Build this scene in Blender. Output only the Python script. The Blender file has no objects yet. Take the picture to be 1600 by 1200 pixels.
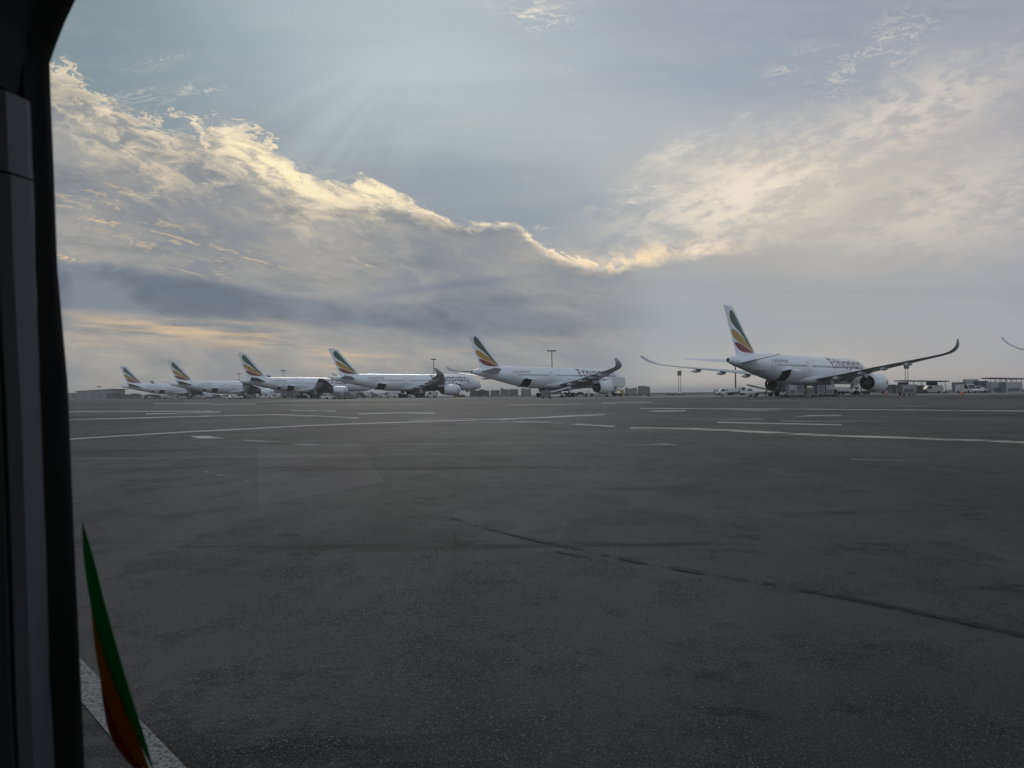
import bpy, bmesh, math, random
from mathutils import Vector, Matrix
R = math.radians
random.seed(7)
sc = bpy.context.scene
COL = sc.collection

# ------------------------------------------------------------------ camera
F, PITCH, ROLL, EYE = 1140.0, R(.69), R(-.62), 1.4
cd = bpy.data.cameras.new('camera'); cam = bpy.data.objects.new('camera', cd); COL.objects.link(cam)
cd.sensor_width = 36; cd.lens = F / 1600 * 36; cd.clip_start = .02; cd.clip_end = 40000
cd.dof.use_dof = True; cd.dof.focus_distance = 150; cd.dof.aperture_fstop = 11
cam.matrix_world = Matrix.Translation((0, 0, EYE)) @ Matrix.Rotation(R(90) + PITCH, 4, 'X') @ Matrix.Rotation(-ROLL*-1, 4, 'Z')
sc.camera = cam
sc.view_settings.view_transform = 'Standard'; sc.view_settings.look = 'None'
sc.view_settings.gamma = 1; sc.view_settings.use_curve_mapping = False
sc.view_settings.exposure = 0.12
sc.cycles.use_denoising = True
sc.cycles.max_bounces = 8; sc.cycles.transparent_max_bounces = 12; sc.cycles.volume_bounces = 0
sc.cycles.caustics_reflective = False; sc.cycles.caustics_refractive = False

def direction(px, py):
    x, y = px-800, py-600
    c, s = math.cos(ROLL), math.sin(ROLL); u = (x*c+y*s)/F; v = -(-x*s+y*c)/F
    cp, sp = math.cos(PITCH), math.sin(PITCH)
    return u, cp-v*sp, sp+v*cp
def on_ground(px, py, z=0.0):
    a, b, c = direction(px, py); t = (z-EYE)/c
    return a*t, b*t
def uv_of(px, py):
    a, b, c = direction(px, py); return a/b, c/b
def place(px, D):
    a, b, c = direction(px, 612); return a/b*D, D

# ------------------------------------------------------------------ world
SUN_AZ, SUN_EL = R(-8), R(27)
def lin(c):
    return tuple((x/255/12.92 if x/255 <= .04045 else ((x/255+.055)/1.055)**2.4) for x in c)
def build_world():
    w = bpy.data.worlds.new('World'); sc.world = w; w.use_nodes = True
    nt = w.node_tree; N = nt.nodes; L = nt.links; N.clear()
    class X:
        def __init__(s, k): s.k = k
        def __add__(a, b): return m('ADD', a, b)
        __radd__ = __add__
        def __sub__(a, b): return m('SUBTRACT', a, b)
        def __rsub__(a, b): return m('SUBTRACT', b, a)
        def __mul__(a, b): return m('MULTIPLY', a, b)
        __rmul__ = __mul__
        def __truediv__(a, b): return m('DIVIDE', a, b)
        def __neg__(a): return m('MULTIPLY', a, -1.0)
    def plug(sock, v):
        if isinstance(v, X): L.new(v.k, sock)
        else: sock.default_value = v
    def m(op, a, b=0.0, clamp=False):
        n = N.new('ShaderNodeMath'); n.operation = op; n.use_clamp = clamp
        plug(n.inputs[0], a); plug(n.inputs[1], b); return X(n.outputs[0])
    def sstep(v, lo, hi):
        n = N.new('ShaderNodeMapRange'); n.interpolation_type = 'SMOOTHSTEP'; n.clamp = True
        plug(n.inputs[0], v); plug(n.inputs[1], lo); plug(n.inputs[2], hi); n.inputs[3].default_value = 0; n.inputs[4].default_value = 1
        return X(n.outputs[0])
    def comb(a, b, c):
        n = N.new('ShaderNodeCombineXYZ'); plug(n.inputs[0], a); plug(n.inputs[1], b); plug(n.inputs[2], c); return X(n.outputs[0])
    def noise(vec, scale, detail=6, rough=.6, dist=0.0, lac=2.0):
        n = N.new('ShaderNodeTexNoise'); n.noise_dimensions = '3D'; L.new(vec.k, n.inputs['Vector'])
        n.inputs['Scale'].default_value = scale; n.inputs['Detail'].default_value = detail
        n.inputs['Roughness'].default_value = rough; n.inputs['Distortion'].default_value = dist; n.inputs['Lacunarity'].default_value = lac
        return X(n.outputs[0])
    def mix(f, a, b, mode='MIX'):
        n = N.new('ShaderNodeMix'); n.data_type = 'RGBA'; n.blend_type = mode; n.clamp_factor = True
        plug(n.inputs[0], f)
        for i, v in ((6, a), (7, b)):
            if isinstance(v, X): L.new(v.k, n.inputs[i])
            else: n.inputs[i].default_value = (*v, 1)
        return X(n.outputs[2])
    tc = N.new('ShaderNodeTexCoord'); sp = N.new('ShaderNodeSeparateXYZ'); L.new(tc.outputs['Generated'], sp.inputs[0])
    dx, dy, dz = (X(sp.outputs[i]) for i in range(3))
    yy = m('MAXIMUM', m('ABSOLUTE', dy), .12)
    u = dx/yy; v = dz/yy
    base = comb(u, v, 0.0)
    # perspective-compressed cloud coordinates
    big = noise(comb(u*1.0, v*2.2, 3.1), 2.6, 5, .55)-.5
    big2 = noise(comb(u*1.0, v*2.6, 9.7), 3.0, 5, .55)-.5
    fine = noise(comb(u*.9, v*2.0, 1.3), 16, 9, .62, .6)-.5
    gu = u + big*.10 + fine*.012; gv = v + big2*.045 + fine*.01
    # low-frequency colours of the cloud sheet: rows of elevation, stops of bearing
    xs = [60, 230, 400, 560, 700, 860, 1020, 1180, 1340, 1500, 1620]
    rows = SKY_ROWS
    col = None; prev = None
    for y, cs in rows:
        n = N.new('ShaderNodeValToRGB'); cr = n.color_ramp; cr.interpolation = 'B_SPLINE'
        us = [(uv_of(x, y)[0]+.9)/1.8 for x in xs]
        cr.elements[0].position = us[0]; cr.elements[0].color = (*lin(cs[0]), 1)
        cr.elements[1].position = us[-1]; cr.elements[1].color = (*lin(cs[-1]), 1)
        for p, c in list(zip(us, cs))[1:-1]:
            e = cr.elements.new(p); e.color = (*lin(c), 1)
        L.new(((gu+.9)/1.8).k, n.inputs[0]); c = X(n.outputs[0])
        vy = uv_of(800, y)[1]
        if col is None: col = c
        else: col = mix(sstep(gv, vy, prev), c, col) if False else mix(sstep(gv, prev, vy), col, c)
        prev = vy
    # Nishita daylight shows through the thin parts of the sheet
    sky = N.new('ShaderNodeTexSky'); sky.sky_type = 'NISHITA'; sky.sun_disc = False
    sky.sun_elevation = SUN_EL; sky.sun_rotation = SUN_AZ; sky.altitude = 2300; sky.dust_density = 3
    sk = N.new('ShaderNodeMix'); sk.data_type = 'RGBA'; sk.blend_type = 'MULTIPLY'; sk.inputs[0].default_value = 1
    L.new(sky.outputs[0], sk.inputs[6]); sk.inputs[7].default_value = (.07, .07, .07, 1)
    col = mix(.10, col, X(sk.outputs[2]))
    # soft streaks everywhere
    streak = noise(comb(u*.8 - v*.5, v*3.4 + u*.25, 5.0), 6.5, 8, .64)-.5
    s2 = noise(comb(u*.5, v*5.0, 12.0), 5.0, 6, .6)-.5
    col = mix(m('MULTIPLY', streak, .42, True), col, lin((222, 215, 202)))
    col = mix(m('MULTIPLY', s2*-1.0, .45, True), col, lin((108, 116, 124)))
    # helper: height of a hand-laid edge above v, per bearing
    def curve(pts):
        n = N.new('ShaderNodeFloatCurve'); c = n.mapping.curves[0]
        P = [((uv_of(x, y)[0]+.9)/1.8, uv_of(x, y)[1]/.7) for x, y in pts]
        c.points[0].location = (0, P[0][1]); c.points[1].location = (1, P[-1][1])
        for a, b in P: c.points.new(a, b)
        n.mapping.update(); L.new(((u+.9)/1.8).k, n.inputs['Value']); return X(n.outputs[0])*.7
    def ridge(n, k=2.0): return m('POWER', 1.0 - m('ABSOLUTE', n*2.0 - 1.0), k)
    fil = noise(comb(u*1.1 + big*.25, v*2.0 + u*.65, 2.2), 9.0, 12, .68, .5)
    fil2 = noise(comb(u*1.3 + fine*.1, v*2.6 + u*.9, 7.7), 17.0, 9, .7, .6)
    wsp = ridge(noise(comb(u*1.0 + fine*.15, v*1.8 + u*.5, 17.0), 10.0, 7, .6, .8), 3.0)
    edge = curve([(-200, 90), (60, 112), (120, 135), (170, 168), (230, 200), (300, 212), (370, 215), (430, 240), (480, 276), (540, 284), (590, 292), (640, 312), (700, 338), (760, 350), (800, 347), (830, 372), (870, 396), (920, 412), (1000, 405), (1060, 390), (1120, 365), (1200, 330), (1300, 300), (1700, 250)])
    left = 1.0 - sstep(u, -.40, -.14)                        # broad torn part at left
    west = 1.0 - sstep(u, .10, .24)
    d0 = edge - v
    d = d0 + (fil-.5)*(.05 + left*.08) + (fil2-.5)*(.026 + sstep(u, -.02, .06)*.03) + wsp*left*.045 - left*.015     # > 0 inside the cloud bank
    body = sstep(d, -.003, .016)*west
    grey = noise(comb(u*1.0 + big*.2, v*2.2 + u*.3, 61.0), 6.0, 9, .62, .3)
    col = mix(body*.80, col, mix(sstep(grey, .38, .66), lin((128, 134, 140)), lin((158, 157, 153))))
    # sunlit rim and the broken lit texture behind it
    w_ = .006 + left*.03 + (1.0 - sstep(m('ABSOLUTE', u+.24), .08, .2))*.018 + sstep(grey, .45, .7)*.008
    rim = sstep(d, -.002, .004)*(1.0 - sstep(d, w_*.5, w_*2.0 + (fil2-.5)*.03))*west
    col = mix(body*(1.0 - sstep(u, -.15, .1))*sstep(fil2, .46, .68)*.28, col, lin((182, 177, 165)))
    col = mix(rim*(.12 + sstep(fil2, .40, .60)*.80)*(1.0 - left*.35), col, lin((248, 231, 198)))
    lit = sstep(d, .0, .01)*(1.0 - sstep(d, .07, .14))*left*sstep(fil + (fil2-.5)*.7, .44, .66)
    col = mix(lit*.70, col, lin((228, 214, 184)))
    def blob(cx, cy, rx, ry, ang=0.0):
        cu, cv = uv_of(cx, cy); rx /= F; ry /= F; a = R(ang); ca, sa = math.cos(a), math.sin(a)
        du = u-cu; dv = v-cv
        p = (du*ca + dv*sa)/rx; q = (dv*ca - du*sa)/ry
        return m('EXPONENT', (p*p + q*q)*-1.0)
    # hottest stretch of the rim
    hot = blob(430, 262, 120, 26, -32)
    hot = m('MAXIMUM', hot, blob(575, 300, 110, 16, -9)*.8)
    col = mix(hot*sstep(fil2 + fil*.4, .48, .78)*sstep(d, -.002, .01)*.95, col, lin((255, 240, 196)))
    # veils of grey inside the bank
    col = mix(sstep(noise(comb(u*.8, v*4.0 + u*.35, 71.0), 7.0, 7, .6), .50, .66)*body*(1.0 - sstep(u, .02, .16))*.45, col, lin((112, 121, 127)))
    # long blue-grey band low in the west
    tb = curve([(-200, 398), (60, 402), (130, 404), (200, 412), (300, 428), (400, 442), (500, 454), (600, 458), (700, 450), (800, 452), (900, 470), (1000, 485), (1700, 485)])
    bb = curve([(-200, 478), (60, 482), (120, 487), (200, 492), (300, 499), (400, 508), (520, 520), (650, 532), (800, 540), (900, 545), (1000, 520), (1700, 500)])
    band = sstep(tb - v + (fil2-.5)*.014, -.002, .012 + sstep(u, -.5, 0)*.03)*sstep(v - bb + (fil2-.5)*.016, -.003, .010 + sstep(u, -.5, 0)*.02)*(1.0 - sstep(u, .02, .20))
    col = mix(band*.82, col, mix(sstep(grey, .4, .6), lin((98, 108, 121)), lin((120, 129, 139))))
    col = mix(blob(690, 448, 130, 7, 6)*.6, col, lin((112, 122, 140)))
    # torn golden flecks below the bank
    fle = sstep(noise(comb(u*1.0 + fine*.2, v*4.2 + u*1.1, 21.0), 26, 9, .7, .5), .52, .66)
    for a in ((360, 398, 75, 14, -10, .95), (565, 410, 26, 6, -8, 1.0), (433, 354, 16, 3.5, -2, 1.0), (300, 425, 60, 7, -10, .5), (210, 360, 110, 26, -14, .5), (120, 402, 60, 7, -2, .7), (150, 300, 110, 40, 0, .35), (540, 338, 50, 12, 0, .2)):
        col = mix(blob(*a[:5])*fle*a[5], col, lin((250, 218, 160)))
    # long glowing gap under the dark band
    gap = sstep(noise(comb(u*.6, v*6.0 + u*.4, 31.0), 9, 7, .6, .2), .42, .66)
    for a in ((230, 512, 200, 17, -2.5, .8), (480, 545, 150, 16, -3, .5), (545, 568, 45, 12, 0, .75), (400, 530, 90, 8, -6, .5), (150, 545, 70, 10, 0, .5), (780, 540, 140, 10, 3, .25)):
        col = mix(blob(*a[:5])*gap*a[5], col, lin((226, 196, 152)))
    # creamy streaked sheet at right
    cs_ = noise(comb(u*1.0 + v*1.6 + big*.3, v*3.0 - u*1.35, 41.0), 7.5, 10, .63, .35)
    cf_ = noise(comb(u*1.0 + v*1.2, v*2.6 - u*1.0, 44.0), 26, 8, .65, .3)
    cs = sstep(cs_ + (cf_-.5)*.75, .36, .64)
    sheet = m('MAXIMUM', m('MAXIMUM', blob(1170, 300, 200, 72, 20), blob(1410, 185, 230, 62, 26)*.6), blob(1070, 392, 150, 26, 7)*1.0)
    sheet = m('MAXIMUM', sheet, blob(1060, 235, 90, 24, 24)*.6)
    sheet = m('MAXIMUM', sheet, blob(1500, 320, 260, 80, 12)*.45)
    low = curve([(600, 420), (880, 420), (940, 432), (1000, 414), (1080, 408), (1140, 402), (1220, 420), (1320, 450), (1700, 470)])
    cut = sstep(v - low + fine*.03 + (fil-.5)*.03, -.004, .012 + sstep(u, .28, .45)*.08)
    col = mix(sheet*cut*(cs*.56 + .14), col, lin((243, 231, 210)))
    rim2 = cut*(1.0 - sstep(v - low + fine*.02, .008, .04))*blob(1010, 405, 130, 60, 5)
    col = mix(rim2*sstep(fil2, .4, .62)*.8, col, lin((250, 222, 178)))
    # thin white wisps
    wis = sstep(noise(comb(u*1.2 + fine*.3, v*1.9 - u*.4, 51.0), 19, 10, .72, .9), .48, .68)
    for a in ((835, 18, 56, 30, -10, 1.0), (815, 8, 26, 14, -20, 1.0), (385, 0, 10, 8, 0, .0), (232, 100, 60, 9, 12, .7), (1375, 78, 110, 30, 34, .85), (1240, 95, 50, 14, 30, .5), (1010, 294, 40, 7, 4, .9), (975, 318, 50, 7, 8, .8), (838, 355, 16, 5, -6, 1.0), (1170, 175, 20, 6, 20, .5), (375, 90, 10, 5, 0, 0), (260, 148, 75, 12, 8, .9), (350, 200, 60, 9, 8, .9), (500, 265, 55, 14, -20, .3)):
        if a[5] > 0: col = mix(blob(*a[:5])*wis*a[5], col, lin((236, 228, 208)))
    # sun rays fanning from behind the high veil
    su, sv = uv_of(655, 60)
    ang = m('ARCTAN2', u-su, sv-v)
    ray = noise(comb(ang*3.0, 0.0, 3.0), 2.6, 1, .4)
    col = mix(sstep(ray, .35, .75)*blob(530, 215, 100, 90, 20)*.22, col, lin((206, 216, 214)))
    # below the horizon: the dim plain
    col = mix(sstep(v*-1.0, .02, .25), col, lin((92, 94, 98)))
    bg = N.new('ShaderNodeBackground'); L.new(col.k, bg.inputs[0]); L.new((sstep(dy*-1.0, .0, .5)*.9 + 1.06).k, bg.inputs[1])  # sky behind the view made brighter to lift the aircraft sides
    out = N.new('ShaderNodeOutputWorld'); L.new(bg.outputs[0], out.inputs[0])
    w.cycles.sampling_method = 'MANUAL'; w.cycles.sample_map_resolution = 512
# sRGB tones of the sheet at bearings 60 230 400 560 700 860 1020 1180 1340 1500 1620 (photo columns)
SKY_ROWS = [
 (600, [(140,136,132),(152,146,140),(158,152,146),(156,155,152),(152,156,158),(154,158,161),(160,165,168),(172,167,164),(172,166,163),(168,164,163),(162,160,163)]),
 (555, [(142,138,132),(156,149,140),(166,157,146),(158,155,150),(148,153,157),(148,154,160),(152,158,162),(161,161,162),(164,162,161),(160,159,162),(154,156,162)]),
 (512, [(160,152,140),(164,155,142),(154,150,143),(142,142,144),(134,140,148),(134,142,152),(146,153,159),(156,158,161),(158,159,161),(155,157,161),(152,155,161)]),
 (462, [(122,126,130),(128,132,135),(132,136,139),(136,140,144),(136,142,148),(138,145,152),(150,155,158),(156,158,159),(160,160,159),(159,160,162),(154,156,162)]),
 (405, [(136,138,136),(142,142,138),(145,146,142),(142,146,147),(142,148,152),(146,150,152),(158,160,158),(172,168,161),(168,166,161),(164,163,162),(160,160,163)]),
 (345, [(140,142,140),(146,146,142),(142,144,143),(138,144,147),(130,141,148),(132,144,151),(158,164,166),(192,186,173),(182,177,167),(174,170,165),(164,164,165)]),
 (280, [(142,146,146),(148,149,146),(144,148,148),(136,147,152),(130,142,150),(152,163,167),(172,175,174),(194,187,175),(188,182,172),(178,175,170),(168,168,169)]),
 (210, [(134,144,148),(134,145,149),(132,145,151),(152,166,170),(156,169,172),(170,180,181),(172,177,179),(166,171,174),(174,173,172),(180,176,172),(168,168,171)]),
 (120, [(124,140,145),(126,142,148),(148,163,168),(168,183,186),(172,186,188),(168,178,183),(158,167,175),(152,161,171),(156,162,169),(162,165,170),(162,164,170)]),
 (20, [(122,138,142),(128,144,149),(156,171,175),(164,180,184),(168,181,184),(164,174,180),(156,164,174),(150,158,169),(150,157,167),(153,158,167),(151,157,166)]),
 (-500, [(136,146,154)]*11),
]
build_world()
sl = bpy.data.lights.new('sun', 'SUN'); sl.energy = .5; sl.angle = R(14); sl.color = (1, .95, .87)
so = bpy.data.objects.new('sun', sl); COL.objects.link(so)
so.rotation_euler = Vector((-math.sin(SUN_AZ)*math.cos(SUN_EL), -math.cos(SUN_AZ)*math.cos(SUN_EL), -math.sin(SUN_EL))).to_track_quat('-Z', 'Y').to_euler()

# ------------------------------------------------------------------ materials
def mat(name, base, rough=.5, metal=0.0, var=0.0, vscale=2.0, bump=0.0, bscale=20.0, coat=0.0, base2=None, stretch=(1, 1, 1)):
    m = bpy.data.materials.new(name); m.use_nodes = True; nt = m.node_tree; b = nt.nodes['Principled BSDF']
    b.inputs['Base Color'].default_value = (*base, 1); b.inputs['Roughness'].default_value = rough
    b.inputs['Metallic'].default_value = metal; b.inputs['Coat Weight'].default_value = coat
    tc = nt.nodes.new('ShaderNodeTexCoord'); mp = nt.nodes.new('ShaderNodeMapping'); mp.inputs['Scale'].default_value = stretch
    nt.links.new(tc.outputs['Object'], mp.inputs[0])
    if var or base2:
        n = nt.nodes.new('ShaderNodeTexNoise'); n.inputs['Scale'].default_value = vscale; n.inputs['Detail'].default_value = 6; n.inputs['Roughness'].default_value = .65
        nt.links.new(mp.outputs[0], n.inputs['Vector'])
        mr = nt.nodes.new('ShaderNodeMapRange'); mr.inputs[1].default_value = .35; mr.inputs[2].default_value = .68; nt.links.new(n.outputs[0], mr.inputs[0])
        mx = nt.nodes.new('ShaderNodeMix'); mx.data_type = 'RGBA'; nt.links.new(mr.outputs[0], mx.inputs[0])
        mx.inputs[6].default_value = (*base, 1); mx.inputs[7].default_value = (*(base2 or tuple(c*(1-var) for c in base)), 1)
        nt.links.new(mx.outputs[2], b.inputs['Base Color'])
        mr2 = nt.nodes.new('ShaderNodeMapRange'); mr2.inputs[3].default_value = rough*.8; mr2.inputs[4].default_value = min(1, rough*1.25); nt.links.new(n.outputs[0], mr2.inputs[0]); nt.links.new(mr2.outputs[0], b.inputs['Roughness'])
    if bump:
        n = nt.nodes.new('ShaderNodeTexNoise'); n.inputs['Scale'].default_value = bscale; n.inputs['Detail'].default_value = 4; nt.links.new(mp.outputs[0], n.inputs['Vector'])
        bp = nt.nodes.new('ShaderNodeBump'); bp.inputs['Strength'].default_value = bump; bp.inputs['Distance'].default_value = .02
        nt.links.new(n.outputs[0], bp.inputs['Height']); nt.links.new(bp.outputs[0], b.inputs['Normal'])
    return m
M = {}
M['white'] = mat('white aircraft paint', (.74, .78, .84), .32, var=.10, vscale=.35, coat=.3, stretch=(.35, 1, 1))
M['wing'] = mat('grey wing paint', (.46, .49, .53), .4, var=.16, vscale=.6)
M['fair'] = mat('belly paint', (.60, .63, .67), .35, var=.16, vscale=.5, coat=.2)
M['dark'] = mat('dark fittings', (.03, .032, .036), .5, var=.3)
M['black'] = mat('black rubber', (.012, .012, .013), .75, var=.3, vscale=8)
M['hole'] = mat('painted opening shade', (.016, .016, .018), .9)  # near-black tone stands in for the shade inside holds and ducts
M['glass'] = mat('dark cabin glass', (.02, .025, .03), .35)
M['metal'] = mat('bare metal', (.42, .41, .40), .35, metal=.8, var=.3, vscale=4)
M['burnt'] = mat('burnt exhaust metal', (.09, .08, .075), .45, metal=.6, var=.4, vscale=5)
M['green'] = mat('green fin paint', (.03, .085, .052), .4, coat=.2)
M['yellow'] = mat('yellow fin paint', (.38, .25, .06), .4, coat=.2)
M['red'] = mat('red fin paint', (.18, .03, .035), .4, coat=.2)
M['letter'] = mat('dark red lettering', (.10, .012, .03), .5)
M['amh'] = mat('grey lettering', (.09, .10, .12), .5)
M['seam'] = mat('door seam paint', (.26, .28, .31), .5)
M['conc'] = mat('weathered concrete', (.22, .215, .205), .85, var=.35, vscale=.3)
M['vwhite'] = mat('white vehicle paint', (.62, .63, .64), .4, var=.2, vscale=1.5, coat=.2)
M['vgrey'] = mat('grey steel', (.17, .18, .19), .55, var=.4, vscale=2)
M['vyel'] = mat('dull yellow paint', (.42, .27, .05), .5, var=.3, vscale=3)
M['blue'] = mat('blue grey container side', (.10, .13, .17), .5, var=.3, vscale=2)
M['alu'] = mat('worn aluminium sheet', (.33, .35, .37), .45, metal=.35, var=.3, vscale=2.5)
M['brown'] = mat('brown cardboard', (.22, .16, .11), .8, var=.3, vscale=2)
M['wrap'] = mat('plastic wrapped freight', (.27, .28, .28), .35, var=.5, vscale=2.2, bump=.6, bscale=5)
M['orange'] = mat('orange plastic', (.62, .12, .03), .5)
M['hiviz'] = mat('high visibility vest', (.28, .34, .06), .8)
M['cloth'] = mat('dark work clothes', (.03, .035, .045), .9, var=.3)
M['skin'] = mat('skin', (.13, .07, .045), .6)
M['roof'] = mat('dark roof sheet', (.05, .055, .065), .6, var=.3)
M['wall'] = mat('dark panel wall', (.055, .065, .08), .7, var=.35, vscale=1)
M['hangar'] = mat('pale hangar sheet', (.22, .23, .23), .7, var=.25, vscale=.2)
M['rust'] = mat('brown painted post', (.10, .075, .065), .7, var=.4, vscale=3)
M['tree'] = mat('dark hedge leaves', (.035, .05, .03), .9, var=.5, vscale=.4)
M['lamp'] = mat('unlit lamp glass', (.35, .36, .36), .3)

# ------------------------------------------------------------------ mesh helpers
class MB:
    def __init__(s): s.bm = bmesh.new()
    def box(s, c, size, rz=0, bevel=0.0, ry=0, rx=0):
        r = bmesh.ops.create_cube(s.bm, size=1.0); vs = r['verts']
        bmesh.ops.scale(s.bm, vec=size, verts=vs)
        if bevel:
            es = list({e for v in vs for e in v.link_edges})
            bmesh.ops.bevel(s.bm, geom=es, offset=bevel, segments=2, affect='EDGES', profile=.6)
            vs = s._island(vs)
        mt = Matrix.Translation(c) @ Matrix.Rotation(rz, 4, 'Z') @ Matrix.Rotation(ry, 4, 'Y') @ Matrix.Rotation(rx, 4, 'X')
        bmesh.ops.transform(s.bm, matrix=mt, verts=vs); return s
    def _island(s, vs):
        st = [v for v in s.bm.verts if v.is_valid and v in set(x for x in vs if x.is_valid)]
        seen = set(st)
        if not st: st = [s.bm.verts[:][-1]]; seen = set(st)
        while st:
            v = st.pop()
            for e in v.link_edges:
                o = e.other_vert(v)
                if o not in seen: seen.add(o); st.append(o)
        return list(seen)
    def tube(s, p0, p1, r0, r1=None, seg=12, cap=True):
        r1 = r0 if r1 is None else r1
        p0, p1 = Vector(p0), Vector(p1); d = p1-p0
        q = d.to_track_quat('Z', 'Y').to_matrix().to_4x4()
        bmesh.ops.create_cone(s.bm, cap_ends=cap, segments=seg, radius1=r0, radius2=r1, depth=d.length, matrix=Matrix.Translation((p0+p1)/2) @ q); return s
    def loft(s, rings, close=True, cap0=True, cap1=True):
        rr = [[s.bm.verts.new(p) for p in r] for r in rings]; n = len(rr[0])
        for a, b in zip(rr, rr[1:]):
            for i in range(n if close else n-1):
                j = (i+1) % n
                try: s.bm.faces.new((a[i], a[j], b[j], b[i]))
                except ValueError: pass
        if cap0: s.bm.faces.new(rr[0][::-1])
        if cap1: s.bm.faces.new(rr[-1])
        return s
    def prism(s, pts, y0, y1):              # pts in (x, z)
        a = [s.bm.verts.new((x, y0, z)) for x, z in pts]; b = [s.bm.verts.new((x, y1, z)) for x, z in pts]
        s.bm.faces.new(a); s.bm.faces.new(b[::-1])
        for i in range(len(a)):
            j = (i+1) % len(a); s.bm.faces.new((a[j], a[i], b[i], b[j]))
        return s
    def build(s, name, m, parent=None, smooth=False, auto=None, recalc=True):
        if recalc: bmesh.ops.recalc_face_normals(s.bm, faces=s.bm.faces[:])
        me = bpy.data.meshes.new(name); s.bm.to_mesh(me); s.bm.free(); me.materials.append(m)
        if smooth or auto is not None:
            for p in me.polygons: p.use_smooth = True
        if auto is not None: me.set_sharp_from_angle(angle=R(auto))
        o = bpy.data.objects.new(name, me); COL.objects.link(o); o.parent = parent; return o
def tag(o, label=None, cat=None, group=None, kind=None):
    if label: o['label'] = label
    if cat: o['category'] = cat
    if group: o['group'] = group
    if kind: o['kind'] = kind
    return o
def thing(name, label, cat, loc=(0, 0, 0), rz=0.0, group=None):
    o = bpy.data.objects.new(name, None); COL.objects.link(o); o.location = loc; o.rotation_euler = (0, 0, rz); o.empty_display_size = .5
    return tag(o, label, cat, group)
def copy_tree(o, parent=None):
    c = o.copy(); COL.objects.link(c); c.parent = parent
    for ch in list(o.children): copy_tree(ch, c)
    return c
def dup(o, loc, rz, label):
    c = copy_tree(o); c.location = loc; c.rotation_euler = (0, 0, rz); c['label'] = label; return c
def interp(tab, x):
    if x <= tab[0][0]: return tab[0][1:]
    for a, b in zip(tab, tab[1:]):
        if x <= b[0]:
            t = (x-a[0])/(b[0]-a[0]); return tuple(p+(q-p)*t for p, q in zip(a[1:], b[1:]))
    return tab[-1][1:]
def smooth_tab(tab, n):
    # Catmull-Rom resample of a station table
    out = []
    for i in range(len(tab)-1):
        p0 = tab[max(i-1, 0)]; p1 = tab[i]; p2 = tab[i+1]; p3 = tab[min(i+2, len(tab)-1)]
        for k in range(n):
            t = k/n; r = [p1[0]+(p2[0]-p1[0])*t]
            for j in range(1, len(p1)):
                m1 = (p2[j]-p0[j])/(p2[0]-p0[0]+1e-9)*(p2[0]-p1[0]); m2 = (p3[j]-p1[j])/(p3[0]-p1[0]+1e-9)*(p2[0]-p1[0])
                r.append((2*t**3-3*t*t+1)*p1[j]+(t**3-2*t*t+t)*m1+(-2*t**3+3*t*t)*p2[j]+(t**3-t*t)*m2)
            out.append(tuple(r))
    out.append(tab[-1]); return out

# ------------------------------------------------------------------ airliners
FOIL = [(1, .0), (.92, .018), (.8, .038), (.65, .055), (.5, .066), (.35, .068), (.22, .062), (.12, .050), (.05, .034), (.015, .019), (0, 0)]
def foil_ring(le, te, half_t, org, nrm, side):
    # le/te: s positions; org: (y, z); nrm: thickness direction in y,z
    r = []
    for f, t in FOIL: r.append((f, t))
    for f, t in FOIL[-2:0:-1]: r.append((f, -t*.75))
    c = te-le
    return [(-(le+f*c), side*(org[0]+nrm[0]*t*half_t*c/.068), org[1]+nrm[1]*t*half_t*c/.068) for f, t in r]
def text_mesh(s, size):
    cu = bpy.data.curves.new('t', 'FONT'); cu.body = s; cu.size = size; cu.resolution_u = 4
    o = bpy.data.objects.new('t', cu); COL.objects.link(o); dg = bpy.context.evaluated_depsgraph_get()
    me = bpy.data.meshes.new_from_object(o.evaluated_get(dg)); bpy.data.objects.remove(o); return me
def decal(bm, step, name, m, parent, fn, sx=.5):
    # bm: flat faces in (x, y); cut to a grid, then moved to the surface by fn(x, y)
    bmesh.ops.triangulate(bm, faces=bm.faces[:])
    if bm.verts:
        for ax, st in ((0, sx), (1, step)):
            lo = min(v.co[ax] for v in bm.verts); hi = max(v.co[ax] for v in bm.verts)
            k = math.floor(lo/st)+1
            while k*st < hi:
                n = [0, 0, 0]; n[ax] = 1; p = [0, 0, 0]; p[ax] = k*st
                bmesh.ops.bisect_plane(bm, geom=bm.verts[:]+bm.edges[:]+bm.faces[:], plane_co=p, plane_no=n); k += 1
    for v in bm.verts: v.co = fn(v.co.x, v.co.y)
    me = bpy.data.meshes.new(name); bm.to_mesh(me); bm.free(); me.materials.append(m)
    o = bpy.data.objects.new(name, me); COL.objects.link(o); o.parent = parent; return o
def poly_bm(polys):
    bm = bmesh.new()
    for p in polys:
        bm.faces.new([bm.verts.new((x, y, 0)) for x, y in p])
    return bm
def spline(pts, n=5):
    out = []
    for i in range(len(pts)-1):
        p0 = pts[max(i-1, 0)]; p1 = pts[i]; p2 = pts[i+1]; p3 = pts[min(i+2, len(pts)-1)]
        for k in range(n):
            t = k/n
            out.append(tuple(.5*((2*p1[j])+(-p0[j]+p2[j])*t+(2*p0[j]-5*p1[j]+4*p2[j]-p3[j])*t*t+(-p0[j]+3*p1[j]-3*p2[j]+p3[j])*t**3) for j in (0, 1)))
    out.append(pts[-1]); return out

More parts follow.
